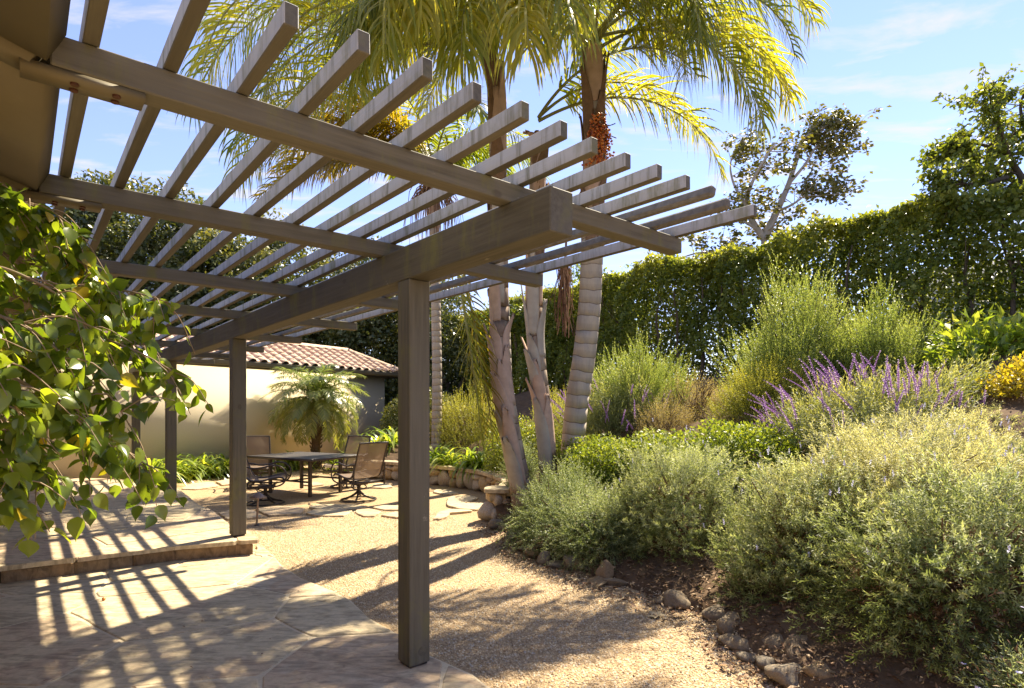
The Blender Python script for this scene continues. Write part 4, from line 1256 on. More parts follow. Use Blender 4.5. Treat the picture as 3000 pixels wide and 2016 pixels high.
def sage(label, x, y, rx, ry, rz, seed, n, spikes, sl=0.30, gap=None):
    o = shrub('purple_sage', label, 'sage', x, y, rx, ry, rz, M['salvia'], seed=seed, n=n, kind='shoot', len=0.36, nl=22, ll=0.062, lw=0.011, ang=0.85, up=0.9, inner=0.55, tv=0.2, tip=0.3,
              group='purple flowering sage')
    rng = np.random.default_rng(seed + 1)
    P, d = dome(rng, spikes, rx, ry, rz, -0.05, 0.15, 0.85)
    for i in range(len(P)):
        g = Geo()
        lean = np.array([d[i][0] * 0.5 + rng.normal(0, 0.28) - 0.22, d[i][1] * 0.4 + rng.normal(0, 0.2), 1.0])
        lean = unit(lean)
        Ls = sl * rng.uniform(0.65, 1.45)
        cv = np.array([lean[0] * 0.5, lean[1] * 0.4, -0.15]) * rng.uniform(0.2, 1.0)
        m = 56
        s = np.linspace(0, 1, m)
        C = P[i] + (lean[None] * s[:, None] + cv[None] * (s ** 2)[:, None]) * Ls
        tube(g, C[::8], 0.0035, 4, 0.2, False)
        a = np.arange(m) * 2.4
        u, v = frame(lean[None])
        R = u * np.cos(a)[:, None] + v * np.sin(a)[:, None]
        keep = s > 0.12
        rhombs(g, C[keep], (R * 0.9 + lean * 0.5)[keep], (lean - R * 0.3)[keep], 0.024 * (1.15 - 0.6 * s[keep]), 0.015, np.clip(rng.normal(0.5, 0.25, keep.sum()), 0, 1))
        g.build('flower_spike', M['purple'], o)
    return o
sage('big purple flowering sage at the right above the lavender', 3.95, 6.35, 1.15, 0.75, 0.66, 161, 1500, 150, 0.29)
sage('small pale purple sage behind the ringed palm trunk', 1.75, 9.9, 1.05, 0.6, 0.80, 162, 900, 60, 0.28)

# strap-leaved agapanthus clumps
def agapanthus(label, x, y, z, seed, n=46, L=0.62, spread=0.9):
    rng = np.random.default_rng(seed)
    root = thing('agapanthus', label, 'agapanthus', (x, y, z), 0, 'agapanthus clumps')
    g = Geo()
    for i in range(n):
        a = rng.uniform(0, 6.28); e = rng.uniform(0.35, 1.35); l = L * rng.uniform(0.65, 1.2); w = rng.uniform(0.034, 0.052)
        o = np.array((rng.normal(0, 0.07), rng.normal(0, 0.07), 0))
        h = np.array((math.cos(a), math.sin(a), 0)); sd = np.array((-math.sin(a), math.cos(a), 0))
        m = 7; v = []; p = o.copy(); ee = e
        for k in range(m):
            ww = w * (0.8 + 0.4 * math.sin(k / (m - 1) * 3.0)) * (1 - (k / (m - 1)) ** 4) + 0.002
            nrm = np.array((0, 0, 1)) * math.cos(ee) - h * math.sin(ee)
            v += [p - sd * ww / 2 + nrm * 0.004, p + sd * ww / 2 + nrm * 0.004]
            p = p + (h * math.cos(ee) * spread + np.array((0, 0, 1)) * math.sin(ee)) * l / (m - 1)
            ee -= rng.uniform(0.22, 0.42)
        g.quads(v, [(2 * k, 2 * k + 1, 2 * k + 3, 2 * k + 2) for k in range(m - 1)], float(np.clip(rng.normal(0.5, 0.25), 0, 1)))
    g.build('foliage', M['strap'], root, True)
    return root
ag = []
for px, py, z in ((450, 1408, 0.12), (500, 1404, .05), (545, 1404, .0), (590, 1400, .0), (640, 1396, .0), (690, 1392, .0), (740, 1385, 0), (800, 1380, 0), (860, 1376, 0), (985, 1378, 0), (1060, 1384, 0), (1110, 1384, 0), (1150, 1388, 0), (480, 1392, 0), (560, 1390, 0), (660, 1384, 0), (1090, 1372, 0), (1145, 1374, 0)):
    x, y = G(px, py, z); ag.append((x, y, max(z, float(bank_h(x, y)))))
for px, Y in ((1275, 12.35), (1320, 12.0), (1375, 11.6), (1410, 11.3)):
    ag.append(((px - 1500) / FPX * Y, Y, 0.40))
ordl = ordw
for i, (x, y, z) in enumerate(ag):
    if i < 18: lb = 'bright strap-leaved agapanthus clump by the ochre wall, %s of the row from the patio' % ordl[sorted(range(18), key=lambda q: ag[q][0]).index(i)]
    else: lb = 'strap-leaved agapanthus clump on top of the stone wall, %s from the tall post' % ordl[i - 18]
    agapanthus(lb, x, y, z, 200 + i, 84 if i < 18 else 60, 1.02 if i < 18 else 0.78)

# ------------------------------------------------------------------ tall hedge along the back of the bank
HB = 10.3
hx, hy = wor(HB, 4.8)
hedge = thing('tall_hedge', 'tall dark green clipped hedge with bare stems along the top of the bank', 'hedge', (hx, hy, 0))
rng = np.random.default_rng(70)
n = 190000
tt = rng.uniform(-4.5, 15.5, n)
zt = rng.random(n)
ztop = 5.12 + 0.09 * np.sin(tt * 1.3) + 0.08 * np.sin(tt * 3.3 + 1) + 0.45 * np.clip((-0.6 - tt) / 2.0, 0, 1) - 0.03 * np.maximum(tt - 7.5, 0)
zb = 2.25 + 0.75 * (np.sin(tt * 1.7) * 0.5 + 0.5) * np.clip((6.5 - tt) / 2.5, 0, 1)
zz = zb + (ztop - zb) * (1 - zt ** 1.35)
dep = 0.16 * np.sin(tt * 2.0 + zz * 1.1) + 0.13 * np.sin(tt * 4.1 - zz * 2.4) + 0.08 * np.sin(tt * 9.7 + zz * 6.0) + 0.5 * rng.random(n) ** 1.6
topm = rng.random(n) < 0.20
zz = np.where(topm, ztop - 0.14 * rng.random(n) + 0.05 * np.sin(tt * 7) + 0.16 * np.maximum(0, np.sin(tt * 17 + np.sin(tt * 5) * 3)) * rng.random(n), zz)
dep = np.where(topm, rng.random(n) * 1.4, dep)
backm = rng.random(n) < 0.44
dep = np.where(backm, rng.uniform(0.55, 1.4, n), dep)
zz = np.where(backm, 1.9 + (ztop - 2.0) * rng.random(n) ** 1.7, zz)
# thin out low down so the stems show
keep = (rng.random(n) < np.clip((zz - zb) / 0.9, np.where(tt > 3.0, 0.7, 0.3), 1)) | backm | topm
tt, zz, dep = tt[keep], zz[keep], dep[keep]
X, Y = wor(HB + dep, tt)
P = np.stack([X - hx, Y - hy, zz], -1)
out_n = np.array([-CT, -ST, 0.35])
D = rng.normal(0, 0.8, P.shape) + np.array([-CT * 0.5, -ST * 0.5, 0.1])
N_ = out_n[None] + rng.normal(0, 0.5, P.shape) + np.array([0, 0, 0.3])
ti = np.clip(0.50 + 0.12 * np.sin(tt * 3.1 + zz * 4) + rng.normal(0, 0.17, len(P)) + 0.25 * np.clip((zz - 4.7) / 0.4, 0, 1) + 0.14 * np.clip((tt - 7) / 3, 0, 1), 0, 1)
k = rng.uniform(0.65, 1.3, len(P))
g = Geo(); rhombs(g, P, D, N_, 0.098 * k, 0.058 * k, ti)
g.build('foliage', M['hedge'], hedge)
r = random.Random(71)
t = -4.2
while t < 15.0:
    g = Geo()
    lean = r.uniform(-0.25, 0.25)
    b0 = HB + r.uniform(0.0, 0.45)
    pts = []
    for k in range(7):
        x, y = wor(b0 + 0.05 * math.sin(k * 1.3 + t), t + lean * k / 6 + 0.05 * math.sin(k * 2.1 + t * 3))
        pts.append((x - hx, y - hy, 1.9 + k * 0.46))
    tube(g, catmull(pts, 14), np.linspace(r.uniform(0.035, 0.06), 0.014, 15), 7)
    for q in range(3):
        k = r.randrange(2, 5); p = np.array(pts[k])
        x, y = wor(b0 - 0.1 + r.uniform(-0.3, 0.3), t + r.uniform(-0.5, 0.5))
        tube(g, catmull([p, (np.array((x - hx, y - hy, p[2] + 0.35)) + p) / 2, (x - hx, y - hy, p[2] + 0.6)], 5), np.linspace(0.016, 0.006, 6), 5)
    g.build('trunk', M['oak_bark'], hedge, True)
    t += r.uniform(0.34, 0.75)

# neighbouring white wall glimpsed through the hedge
nw = tag(link('white_wall', None), 'white rendered wall glimpsed through the hedge at the right edge', 'wall')
nw.location = (*wor(13.6, -1.2), 0); nw.rotation_euler = (0, 0, TH)
g = Geo(); box(g, 0, 0.25, -7, 2.9, 1.5, 4.6); g.build('wall_face', M['white_wall'], nw)

# ------------------------------------------------------------------ queen palms
def frond(g, gr, rng, base, az, e0, L, droop, n=78, ll=0.62, lw=0.026, weep=1.0, tint=0.5, petiole=0.16, r0=0.024, plum=0.5, side=0.0):
    """feather leaf: arching stalk gr, hanging leaflets g"""
    m = 26
    p = np.array(base, float); pts = [p.copy()]; dirs = []
    h = np.array((math.sin(az), math.cos(az), 0.0))
    for k in range(m):
        s = k / m
        e = e0 - droop * s ** 1.25
        aa = az + side * s * s
        hh = np.array((math.sin(aa), math.cos(aa), 0.0))
        d = hh * math.cos(e) + np.array((0, 0, 1)) * math.sin(e)
        dirs.append(d); p = p + d * L / m; pts.append(p.copy())
    dirs.append(dirs[-1])
    pts = np.array(pts); dirs = np.array(dirs)
    tube(gr, pts, np.linspace(r0, 0.004, m + 1), 6, tint, False)
    s = petiole + (1 - petiole) * (np.arange(n) + 0.5) / n
    s = np.repeat(s, 2)
    sg = np.tile([1.0, -1.0], n)
    s = np.clip(s + rng.uniform(-0.006, 0.006, len(s)), 0, 0.999)
    idx = s * m
    C = np.stack([np.interp(idx, np.arange(m + 1), pts[:, k]) for k in range(3)], -1)
    T = unit(np.stack([np.interp(idx, np.arange(m + 1), dirs[:, k]) for k in range(3)], -1))
    lat = unit(np.cross(T, np.array([0, 0, 1.0])) + 1e-6)
    upv = np.cross(lat, T)
    roll = rng.normal(0, plum, len(s))
    D0 = lat * sg[:, None] * np.cos(roll)[:, None] + upv * np.sin(roll)[:, None]
    D0 = unit(D0 * 0.85 + T * (0.45 + 0.5 * s[:, None]))
    prof = np.sin(np.pi * np.clip(0.12 + 0.80 * (s - petiole) / (1 - petiole), 0, 1)) ** 0.6
    LL = ll * prof * rng.uniform(0.8, 1.15, len(s))
    K = 5
    p = C.copy(); D = D0.copy(); rows = []
    gw = weep * rng.uniform(0.5, 1.3, len(s))
    for k in range(K + 1):
        u = k / K
        wv = lw * (0.65 + 0.7 * math.sin(u * 2.4)) * (1 - u ** 3) + 0.002
        sidev = unit(np.cross(D, np.cross(T, D)) * 0 + np.cross(D, upv + 0.3 * T))
        rows.append((p - sidev * wv / 2, p + sidev * wv / 2))
        p = p + D * (LL / K)[:, None]
        D = unit(D + np.array([0, 0, -1.0]) * (gw * 0.42 * (0.3 + u))[:, None])
    v = np.stack([np.stack(rw, 1) for rw in rows], 1)          # n, K+1, 2, 3
    N = len(s)
    bi = np.arange(N)[:, None] * (2 * (K + 1)) + np.arange(K)[None] * 2
    q = np.stack([bi, bi + 1, bi + 3, bi + 2], -1).reshape(-1, 4)
    ti = np.clip(tint + rng.normal(0, 0.14, N), 0, 1)
    g.quads(v.reshape(-1, 3), q, np.repeat(ti, K))
    return pts

def add_frond(root, rng, base, az, e0, L, droop, mat, **kw):
    g, gr = Geo(), Geo()
    frond(g, gr, rng, base, math.radians(az), math.radians(e0), L, math.radians(droop), **kw)
    o = g.build('frond', mat, root)
    gr.build('stalk', M['rachis'], o, True)
    return o

def ringed_trunk(root, pts, r0, r1, ring=0.17, seed=0, seg=18, mat=None):
    """palm stem with raised leaf-scar rings"""
    rng = np.random.default_rng(seed)
    C = catmull(pts, 60)
    L = np.concatenate([[0], np.cumsum(np.linalg.norm(np.diff(C, axis=0), axis=1))])
    zs, rs, ti = [], [], []
    s = 0.0
    while s < L[-1]:
        w = ring * rng.uniform(0.8, 1.2)
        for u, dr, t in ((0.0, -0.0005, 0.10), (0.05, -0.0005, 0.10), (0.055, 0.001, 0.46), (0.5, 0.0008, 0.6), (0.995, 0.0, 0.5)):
            if s + u * w <= L[-1]:
                zs.append(s + u * w); rs.append(dr); ti.append(t)
        s += w
    zs = np.array(zs); rs = np.array(rs)
    P = np.stack([np.interp(zs, L, C[:, k]) for k in range(3)], -1)
    base = r0 + (r1 - r0) * (zs / L[-1]) + 0.06 * np.exp(-zs / 0.25)
    g = Geo()
    ph = rng.uniform(0, 6.28, 8)
    lump = lambda i, j: 1 + 0.02 * math.sin(j * 2 * math.pi / seg * 2 + ph[0] + zs[i]) + 0.012 * math.sin(j * 2 * math.pi / seg * 5 + ph[1] + zs[i] * 7)
    R = base + rs
    T = unit(np.gradient(P, axis=0)); n = len(P)
    vs = []
    for i in range(n):
        u = unit(np.cross(T[i], (0, 1.0, 0.01))); w = np.cross(T[i], u)
        for j in range(seg):
            a = 2 * math.pi * j / seg
            kk = (i + 1) // 5 if i % 5 == 4 else i // 5
            zo = 0.0 if i % 5 == 3 else 0.007 * math.sin(a * 2 + ph[2] + kk * 1.3) + 0.006 * math.sin(a * 5 + ph[3] + kk * 2.1)
            vs.append(P[i] + (u * math.cos(a) + w * math.sin(a)) * R[i] * lump(i, j) + T[i] * zo)
    q = [(i * seg + j, i * seg + (j + 1) % seg, (i + 1) * seg + (j + 1) % seg, (i + 1) * seg + j) for i in range(n - 1) for j in range(seg)]
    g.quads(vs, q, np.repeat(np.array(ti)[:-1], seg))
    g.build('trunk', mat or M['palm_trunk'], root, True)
    return C

def leaf_base(root, rng, C, s0, Ls, az, r, wrap=1.6, flare=0.05, mat=None, taper=1.0):
    """old sheath wrapped round the stem and peeling at its upper end; s in 0..1 along C"""
    m, k = 12, 9
    i0 = s0 * (len(C) - 1)
    tot = np.sum(np.linalg.norm(np.diff(C, axis=0), axis=1))
    g = Geo(); v = []
    for i in range(m + 1):
        u = i / m
        ii = min(i0 + u * Ls / tot * (len(C) - 1), len(C) - 1.001)
        c = C[int(ii)] * (1 - ii % 1) + C[int(ii) + 1] * (ii % 1)
        rr_ = r + 0.008 + flare * u ** 3
        w = wrap * (1 - taper * 0.85 * u ** 1.4) * (0.75 + 0.25 * min(1, u * 5)) + 0.10
        for j in range(k + 1):
            a = az + (j / k - 0.5) * w + 0.08 * math.sin(u * 9 + j)
            v.append((c[0] + math.cos(a) * rr_, c[1] + math.sin(a) * rr_, c[2] + 0.05 * (rng.random() - 0.5) * (1 if i in (0, m) else 0.2)))
    g.quads(v, [(i * (k + 1) + j, i * (k + 1) + j + 1, (i + 1) * (k + 1) + j + 1, (i + 1) * (k + 1) + j) for i in range(m) for j in range(k)])
    o = g.build('leaf_base', mat or M['leaf_base'], root, True)
    md = o.modifiers.new('thickness', 'SOLIDIFY'); md.thickness = 0.012; md.offset = -1
    return o

# palm with the thick ringed stem and the orange fruit
x1, y1 = 0.82, 8.35
z1 = float(bank_h(x1, y1))
palm = thing('queen_palm', 'queen palm with thick grey ringed trunk and orange fruit cluster', 'palm tree', (x1, y1, z1))
top = Vector((1.06, 7.55, 6.15)) - palm.location
C1 = ringed_trunk(palm, [(0, 0, -0.3), (0.08, -0.06, 0.9), (0.22, -0.2, 2.0), (0.27, -0.38, 3.0), (0.27, -0.58, 4.2), tuple(top * 1.0)], 0.172, 0.130, 0.185, 1)
rng = np.random.default_rng(301)
for k in range(18):
    leaf_base(palm, rng, C1, 0.55 + 0.024 * k, 0.8, k * 2.4, 0.137, 2.2, 0.05, M['leaf_base'] if k % 4 == 3 else M['fibre'])
tp = np.array(top)
# (azimuth from +Y clockwise, start elevation, length, droop)
fr1 = [(84, 18, 2.9, 104), (66, 48, 3.5, 105), (118, 30, 3.0, 118), (140, 42, 2.6, 122), (-70, 40, 3.0, 112), (-88, 22, 2.9, 108), (-110, 36, 3.0, 116),
       (-135, 40, 2.6, 118), (175, 46, 2.5, 126), (88, 64, 4.7, 82), (78, 36, 3.3, 106), (-55, 60, 3.1, 90), (150, 20, 2.2, 112), (-155, 26, 2.2, 114), (10, 64, 2.5, 92), (-100, 58, 3.1, 124), (100, 52, 3.3, 124)]
for a, e, L, dr in fr1:
    add_frond(palm, rng, tp + np.array((0, 0, rng.uniform(0.0, 0.5))), a + rng.uniform(-4, 4), e, L, dr, M['palm_leaf'], ll=0.72, lw=0.021, weep=2.0, tint=rng.uniform(0.45, 0.9), n=96)
# fruit
gf = Geo()
oct6 = np.array([(1, 0, 0), (-1, 0, 0), (0, 1, 0), (0, -1, 0), (0, 0, 1), (0, 0, -1)], float)
of = np.array([(0, 2, 4), (2, 1, 4), (1, 3, 4), (3, 0, 4), (2, 0, 5), (1, 2, 5), (3, 1, 5), (0, 3, 5)])
fc = np.array(S(1752, 410, 7.42) - palm.location)
nf = 620
dd = np.clip(rng.normal(size=(nf, 3)), -1.7, 1.7) * np.array((0.075, 0.075, 0.17)) * np.array([1, 1, 1])
dd[:, :2] *= (0.7 + 0.8 * np.clip((0.25 - dd[:, 2:3]) / 0.5, 0, 1))
V = fc + dd[:, None] + oct6[None] * rng.uniform(0.015, 0.021, (nf, 1, 1))
gf.tris(V.reshape(-1, 3), (np.arange(nf)[:, None, None] * 6 + of[None]).reshape(-1, 3), np.repeat(rng.random(nf), 8))
fo = tag(gf.build('fruit_cluster', M['fruit'], palm, True), kind='stuff')
gs = Geo()
for k in range(22):
    e = fc + rng.normal(size=3) * np.array((0.10, 0.09, 0.2))
    tube(gs, catmull([fc + np.array((-0.05, 0.1, 0.45)), fc + np.array((0.0, 0.02, 0.35)), (fc + e) / 2 + np.array((0, 0, 0.08)), e], 8), 0.006, 4, 0.4, False)
gs.build('fruit_stalk', M['twig'], fo, True)
# dead flower stalk hanging beside the trunk
gd = Geo()
hp = np.array(S(1655, 770, 8.1) - palm.location)
for k in range(60):
    o_ = hp + rng.normal(size=3) * np.array((0.05, 0.05, 0.05))
    e = hp + np.array((rng.normal(0, 0.06), rng.normal(0, 0.06), -rng.uniform(0.4, 1.05)))
    tube(gd, catmull([o_, (o_ + e) / 2 + rng.normal(0, 0.03, 3), e], 5), 0.0055, 4, rng.random(), False)
tube(gd, catmull([np.array(S(1725, 520, 7.8) - palm.location), np.array(S(1668, 640, 8.1) - palm.location), hp], 8), 0.016, 6, 0.4)
gd.build('dead_flower_stalk', M['dry_frond'], palm)

# twin-stemmed palm with peeling leaf bases
x2, y2 = 0.22, 8.0
z2 = float(bank_h(x2, y2))
twin_specs = [
    ('queen_palm', 'queen palm stem with peeling pinkish leaf bases, left of the pair', [(0.215, 7.9), (-0.02, 7.85), (-0.16, 7.9), (-0.17, 7.95), (-0.18, 7.55), (-0.20, 7.25)], 5.95, 0.145, 0.105, 401),
    ('queen_palm', 'queen palm stem with peeling leaf bases, right of the pair', [(0.55, 8.2), (0.46, 8.2), (0.36, 8.2), (0.31, 8.2), (0.34, 8.2), (0.37, 8.2)], 5.35, 0.125, 0.105, 402)]
crowns = []
for nm, lb, xy, zt, r0, r1, sd in twin_specs:
    zb_ = float(bank_h(*xy[0]))
    root = thing(nm, lb, 'palm tree', (xy[0][0], xy[0][1], zb_), 0)
    hs = [-0.25, 0.17, 0.34, 0.50, 0.78, 1.0] if sd == 401 else [-0.25, 0.18, 0.36, 0.52, 0.78, 1.0]
    pts = [(x - xy[0][0], y - xy[0][1], (zt - zb_) * f if f > 0 else f) for (x, y), f in zip(xy, hs)]
    C = ringed_trunk(root, pts, r0, r1, 0.22, sd, mat=M['palm_trunk_brown'])
    rng = np.random.default_rng(sd)
    s = 0.05
    k = 0
    while s < 0.93:
        a = -1.57 + rng.uniform(-1.2, 1.2) if k % 3 else rng.uniform(0, 6.28)
        leaf_base(root, rng, C, s, rng.uniform(0.7, 1.15), a, r0 + (r1 - r0) * s, rng.uniform(1.7, 2.5), rng.uniform(0.02, 0.09), (M['fibre'] if s > 0.62 and rng.random() < 0.75 else M['leaf_base']) if rng.random() < 0.62 else M['white_bark'] if s < 0.6 else M['fibre'])
        s += rng.uniform(0.035, 0.06); k += 1
    crowns.append((root, np.array(pts[-1]), rng))
root, tp, rng = crowns[0]
for a, e, L, dr in [(-95, 27, 4.47, 106), (-80, 20, 4.23, 99), (-112, 24, 4.11, 110), (-128, 21, 3.63, 116), (-145, 14, 2.91, 106), (-175, 12, 2.31, 106), (155, 14, 2.67, 112), (-103, 35, 4.23, 122), (-88, 10, 3.99, 84), (-150, 25, 3.03, 124), (-120, 14, 3.39, 100), (112, 22, 3.03, 114), (-136, 6, 2.79, 94), (-60, 41, 3.99, 94), (-140, 12, 2.9, 100), (-165, 25, 2.8, 123), (170, 14, 2.5, 106)]:
    add_frond(root, rng, tp + np.array((0, 0, rng.uniform(0, 0.4))), a + rng.uniform(-5, 5), e, L, dr, M['palm_leaf'], ll=0.85, lw=0.019, weep=2.3, tint=rng.uniform(0.30, 1.0), n=88, plum=0.7)
# old frond hanging straight down between post and stems
hb = np.array(S(1335, 760, 7.45) - root.location)
o = add_frond(root, rng, hb, 80, -80, 2.35, 4, M['palm_leaf'], ll=0.52, lw=0.026, weep=0.7, tint=0.68, n=74, petiole=0.03, plum=0.45)
tag(o, 'old green frond hanging straight down')
o = add_frond(root, rng, hb + np.array((0.04, 0.12, 0.1)), 70, -77, 2.4, 5, M['palm_yellow'], ll=0.46, lw=0.020, weep=0.8, tint=0.35, n=60, petiole=0.03, plum=0.6)
tag(o, 'old yellow frond hanging straight down')
root, tp, rng = crowns[1]
for a, e, L, dr in [(100, 24, 3.1, 108), (82, 45, 2.8, 112), (115, 50, 2.6, 116)]:
    add_frond(root, rng, tp + np.array((0, 0, rng.uniform(0, 0.3))), a, e, L, dr, M['palm_leaf'], ll=0.55, lw=0.024, weep=1.2, tint=rng.uniform(0.55, 0.85), n=74)
# bare upright spears / old boots
for k in range(5):
    leaf_base(root, rng, C, 0.94, 1.0, k * 1.3, 0.10, 1.0, 0.16, M['leaf_base'])

# thin palm behind the tall post with yellowing fronds
x3, y3 = -1.69, 13.0
z3 = 0.6
palm3 = thing('queen_palm', 'slim queen palm behind the tall post with yellowing fronds', 'palm tree', (x3, y3, z3))
C3 = ringed_trunk(palm3, [(0, 0, -0.4), (0.02, 0, 1.5), (0.0, 0, 3.0), (-0.04, 0, 4.9), (-0.06, 0, 6.1)], 0.115, 0.10, 0.15, 3)
rng = np.random.default_rng(33)
tp = np.array((-0.06, 0, 6.05))
for k in range(7): leaf_base(palm3, rng, C3, 0.70 + 0.03 * k, 0.8, k * 2.4, 0.105, 1.8, 0.08)
for a, e, L, dr in [(-95, 42, 4.0, 85), (-80, 60, 4.0, 95), (-108, 52, 4.0, 100), (-60, 50, 3.8, 95), (-125, 58, 3.4, 112), (-88, 20, 4.2, 62), (-75, 35, 4.2, 75), (-98, 30, 4.3, 80), (-82, 46, 4.3, 100), (-105, 14, 3.6, 62), (-92, 66, 4.4, 118), (-30, 62, 3.0, 110), (10, 60, 3.0, 110), (45, 62, 3.0, 115), (80, 55, 3.0, 120), (110, 60, 2.8, 120), (150, 62, 2.8, 125), (-160, 64, 2.9, 125), (-100, 25, 3.2, 80), (-70, 78, 3.2, 90)]:
    ye = a < -50 and a > -140
    add_frond(palm3, rng, tp + np.array((0, 0, rng.uniform(0, 0.3))), a, e, L, dr, M['palm_yellow'] if ye else M['palm_leaf'], ll=0.75, lw=0.030, weep=1.3, tint=rng.uniform(0.35, 0.7), n=84)
gd = Geo()
for k in range(90):
    a = rng.uniform(0, 6.28)
    o_ = tp + np.array((math.cos(a) * 0.12, math.sin(a) * 0.12, rng.uniform(-0.3, 0.1)))
    e = o_ + np.array((math.cos(a) * rng.uniform(0.1, 0.6), math.sin(a) * rng.uniform(0.1, 0.6), -rng.uniform(0.5, 1.5)))
    tube(gd, catmull([o_, (o_ + e) / 2 + np.array((math.cos(a) * 0.15, math.sin(a) * 0.15, 0.15)), e], 5), np.linspace(0.014, 0.004, 6), 4, rng.random(), False)
gd.build('dead_fronds', M['dry_frond'], palm3)
# tall palm further back whose long fronds hang behind the slats
x4, y4 = -0.12, 11.9
palm4 = thing('queen_palm', 'tall queen palm behind the twin stems with dense weeping green fronds', 'palm tree', (x4, y4, 0.5))
ringed_trunk(palm4, [(0, 0, -0.6), (-0.02, 0, 2.0), (-0.15, 0, 5.0), (-0.33, 0, 8.7)], 0.14, 0.11, 0.16, 4)
rng = np.random.default_rng(34)
for a, e, L, dr in [(-95, 50, 4.4, 105), (-80, 62, 4.4, 115), (-118, 60, 4.2, 120), (-150, 60, 3.4, 132), (170, 56, 3.0, 138), (-40, 62, 4.0, 110), (-70, 34, 4.2, 90), (-105, 30, 4.2, 92), (-60, 48, 4.2, 105), (-125, 36, 4.0, 106), (-90, 66, 4.6, 122)]:
    add_frond(palm4, rng, np.array((-0.33, 0, 8.55 + rng.uniform(0, 0.4))), a + rng.uniform(-4, 4), e, L, dr, M['palm_leaf'], ll=0.95, lw=0.030, weep=1.7, tint=rng.uniform(0.5, 1.0), n=92, plum=0.6, r0=0.03)

# pygmy date palm by the outbuilding
x5, y5 = (928 - 1500) / FPX * 15.2, 15.2
date = thing('date_palm', 'small pygmy date palm with arching fronds in front of the ochre wall', 'palm tree', (x5, y5, 0))
rng = np.random.default_rng(55)
g = Geo()
Cd = catmull([(0, 0, -0.1), (-0.02, 0, 0.6), (0.02, 0, 1.2), (0.0, 0, 1.75)], 20)
tube(g, Cd, np.linspace(0.10, 0.14, 21), 12)
for k in range(170):
    i = rng.uniform(0.5, 19.5); c = Cd[int(i)]; a = k * 2.4; rr_ = 0.10 + 0.04 * i / 20
    b_ = np.array((math.cos(a), math.sin(a), 0))
    tube(g, [c + b_ * rr_ * 0.8, c + b_ * (rr_ + 0.025) + np.array((0, 0, 0.03)), c + b_ * (rr_ + 0.045) + np.array((0, 0, 0.09))], [0.022, 0.017, 0.006], 5, rng.random())
g.build('trunk', M['twig'], date)
for k in range(64):
    a = k * 137.5; e = 84 - 108 * (k / 64) ** 0.9
    add_frond(date, rng, np.array((0, 0, 1.72 + 0.08 * (1 - k / 64))), a, e + rng.uniform(-6, 6), rng.uniform(1.25, 1.6), rng.uniform(75, 105), M['date_leaf'], ll=0.30, lw=0.016, weep=0.9, tint=0.40 + 0.5 * (k / 64), n=50, petiole=0.12, r0=0.012, plum=0.3)

# ------------------------------------------------------------------ background trees
def tree(name, label, x, y, z0, zc, rx, ry, rz, mat, bark, seed, clumps=60, per=320, ll=0.11, lw=0.065, tr=0.22, spread=0.75, group=None):
    rng = np.random.default_rng(seed)
    root = thing(name, label, 'tree', (x, y, z0), 0, group)
    g = Geo()
    for k in range(4):
        a = k * 1.6 + rng.uniform(0, 1)
        tip = np.array((math.cos(a) * rx * 0.5, math.sin(a) * ry * 0.5, zc - z0 + rz * rng.uniform(0.0, 0.5)))
        tube(g, catmull([(0, 0, -0.2), (rng.normal(0, .1), rng.normal(0, .1), (zc - z0) * 0.4), tip * 0.7, tip], 10), np.linspace(tr, tr * 0.15, 11), 7)
    g.build('trunk', bark, root, True)
    g = Geo()
    d = unit(rng.normal(size=(clumps, 3)))
    c = d * np.array((rx, ry, rz)) * (rng.random((clumps, 1)) ** 0.45) + np.array((0, 0, zc - z0))
    cs = rng.uniform(0.55, 1.2, clumps)[:, None]
    q = unit(rng.normal(size=(clumps, per, 3))) * (rng.random((clumps, per, 1)) ** 0.4) * np.array((spread, spread, spread * 0.7)) * cs[:, None]
    P = (c[:, None] + q).reshape(-1, 3)
    out_ = q.reshape(-1, 3)
    D = rng.normal(size=P.shape) + unit(out_) * 0.5
    N_ = unit(out_) + np.array([0, 0, 0.8]) + rng.normal(0, 0.5, P.shape)
    ti = np.clip(np.repeat(rng.normal(0.45, 0.13, clumps), per) + 0.18 * unit(out_)[:, 2] + rng.normal(0, 0.14, len(P)), 0, 1)
    k = rng.uniform(0.7, 1.3, len(P))
    rhombs(g, P, D, N_, ll * k, lw * k, ti)
    g.build('crown', mat, root)
    return root
def at(px, Y): return (px - 1500) / FPX * Y
bg = 'dark oaks behind the outbuilding'
tree('oak_tree', 'tall dark oak behind the outbuilding roof, leftmost through the slats', at(420, 25), 25, 0, 6.4, 5.0, 2.6, 5.0, M['oak'], M['oak_bark'], 501, 190, 260, 0.19, 0.12, 0.3, 1.05, bg)
tree('oak_tree', 'dark oak seen through the middle of the pergola slats', at(760, 24), 24, 0, 5.4, 4.0, 2.6, 4.4, M['oak'], M['oak_bark'], 502, 160, 260, 0.18, 0.115, 0.3, 1.05, bg)
tree('oak_tree', 'dark oak right of the outbuilding behind the tall post', at(1110, 23.5), 23.5, 0, 4.2, 3.2, 2.4, 4.0, M['oak'], M['oak_bark'], 503, 140, 280, 0.16, 0.10, 0.3, 0.95, bg)
tree('oak_tree', 'dark oak low on the far left behind the ficus leaves', at(90, 24), 24, 0, 4.2, 3.6, 3.0, 3.0, M['oak'], M['oak_bark'], 504, 60, 300, 0.14, 0.085, 0.3, 1.0, bg)
tree('oak_tree', 'grey-green oak behind the slim palm trunk', at(1330, 21), 21, 0.5, 3.4, 2.2, 2.0, 2.8, M['oak'], M['oak_bark'], 505, 60, 320, 0.11, 0.07, 0.22, 0.8, bg)
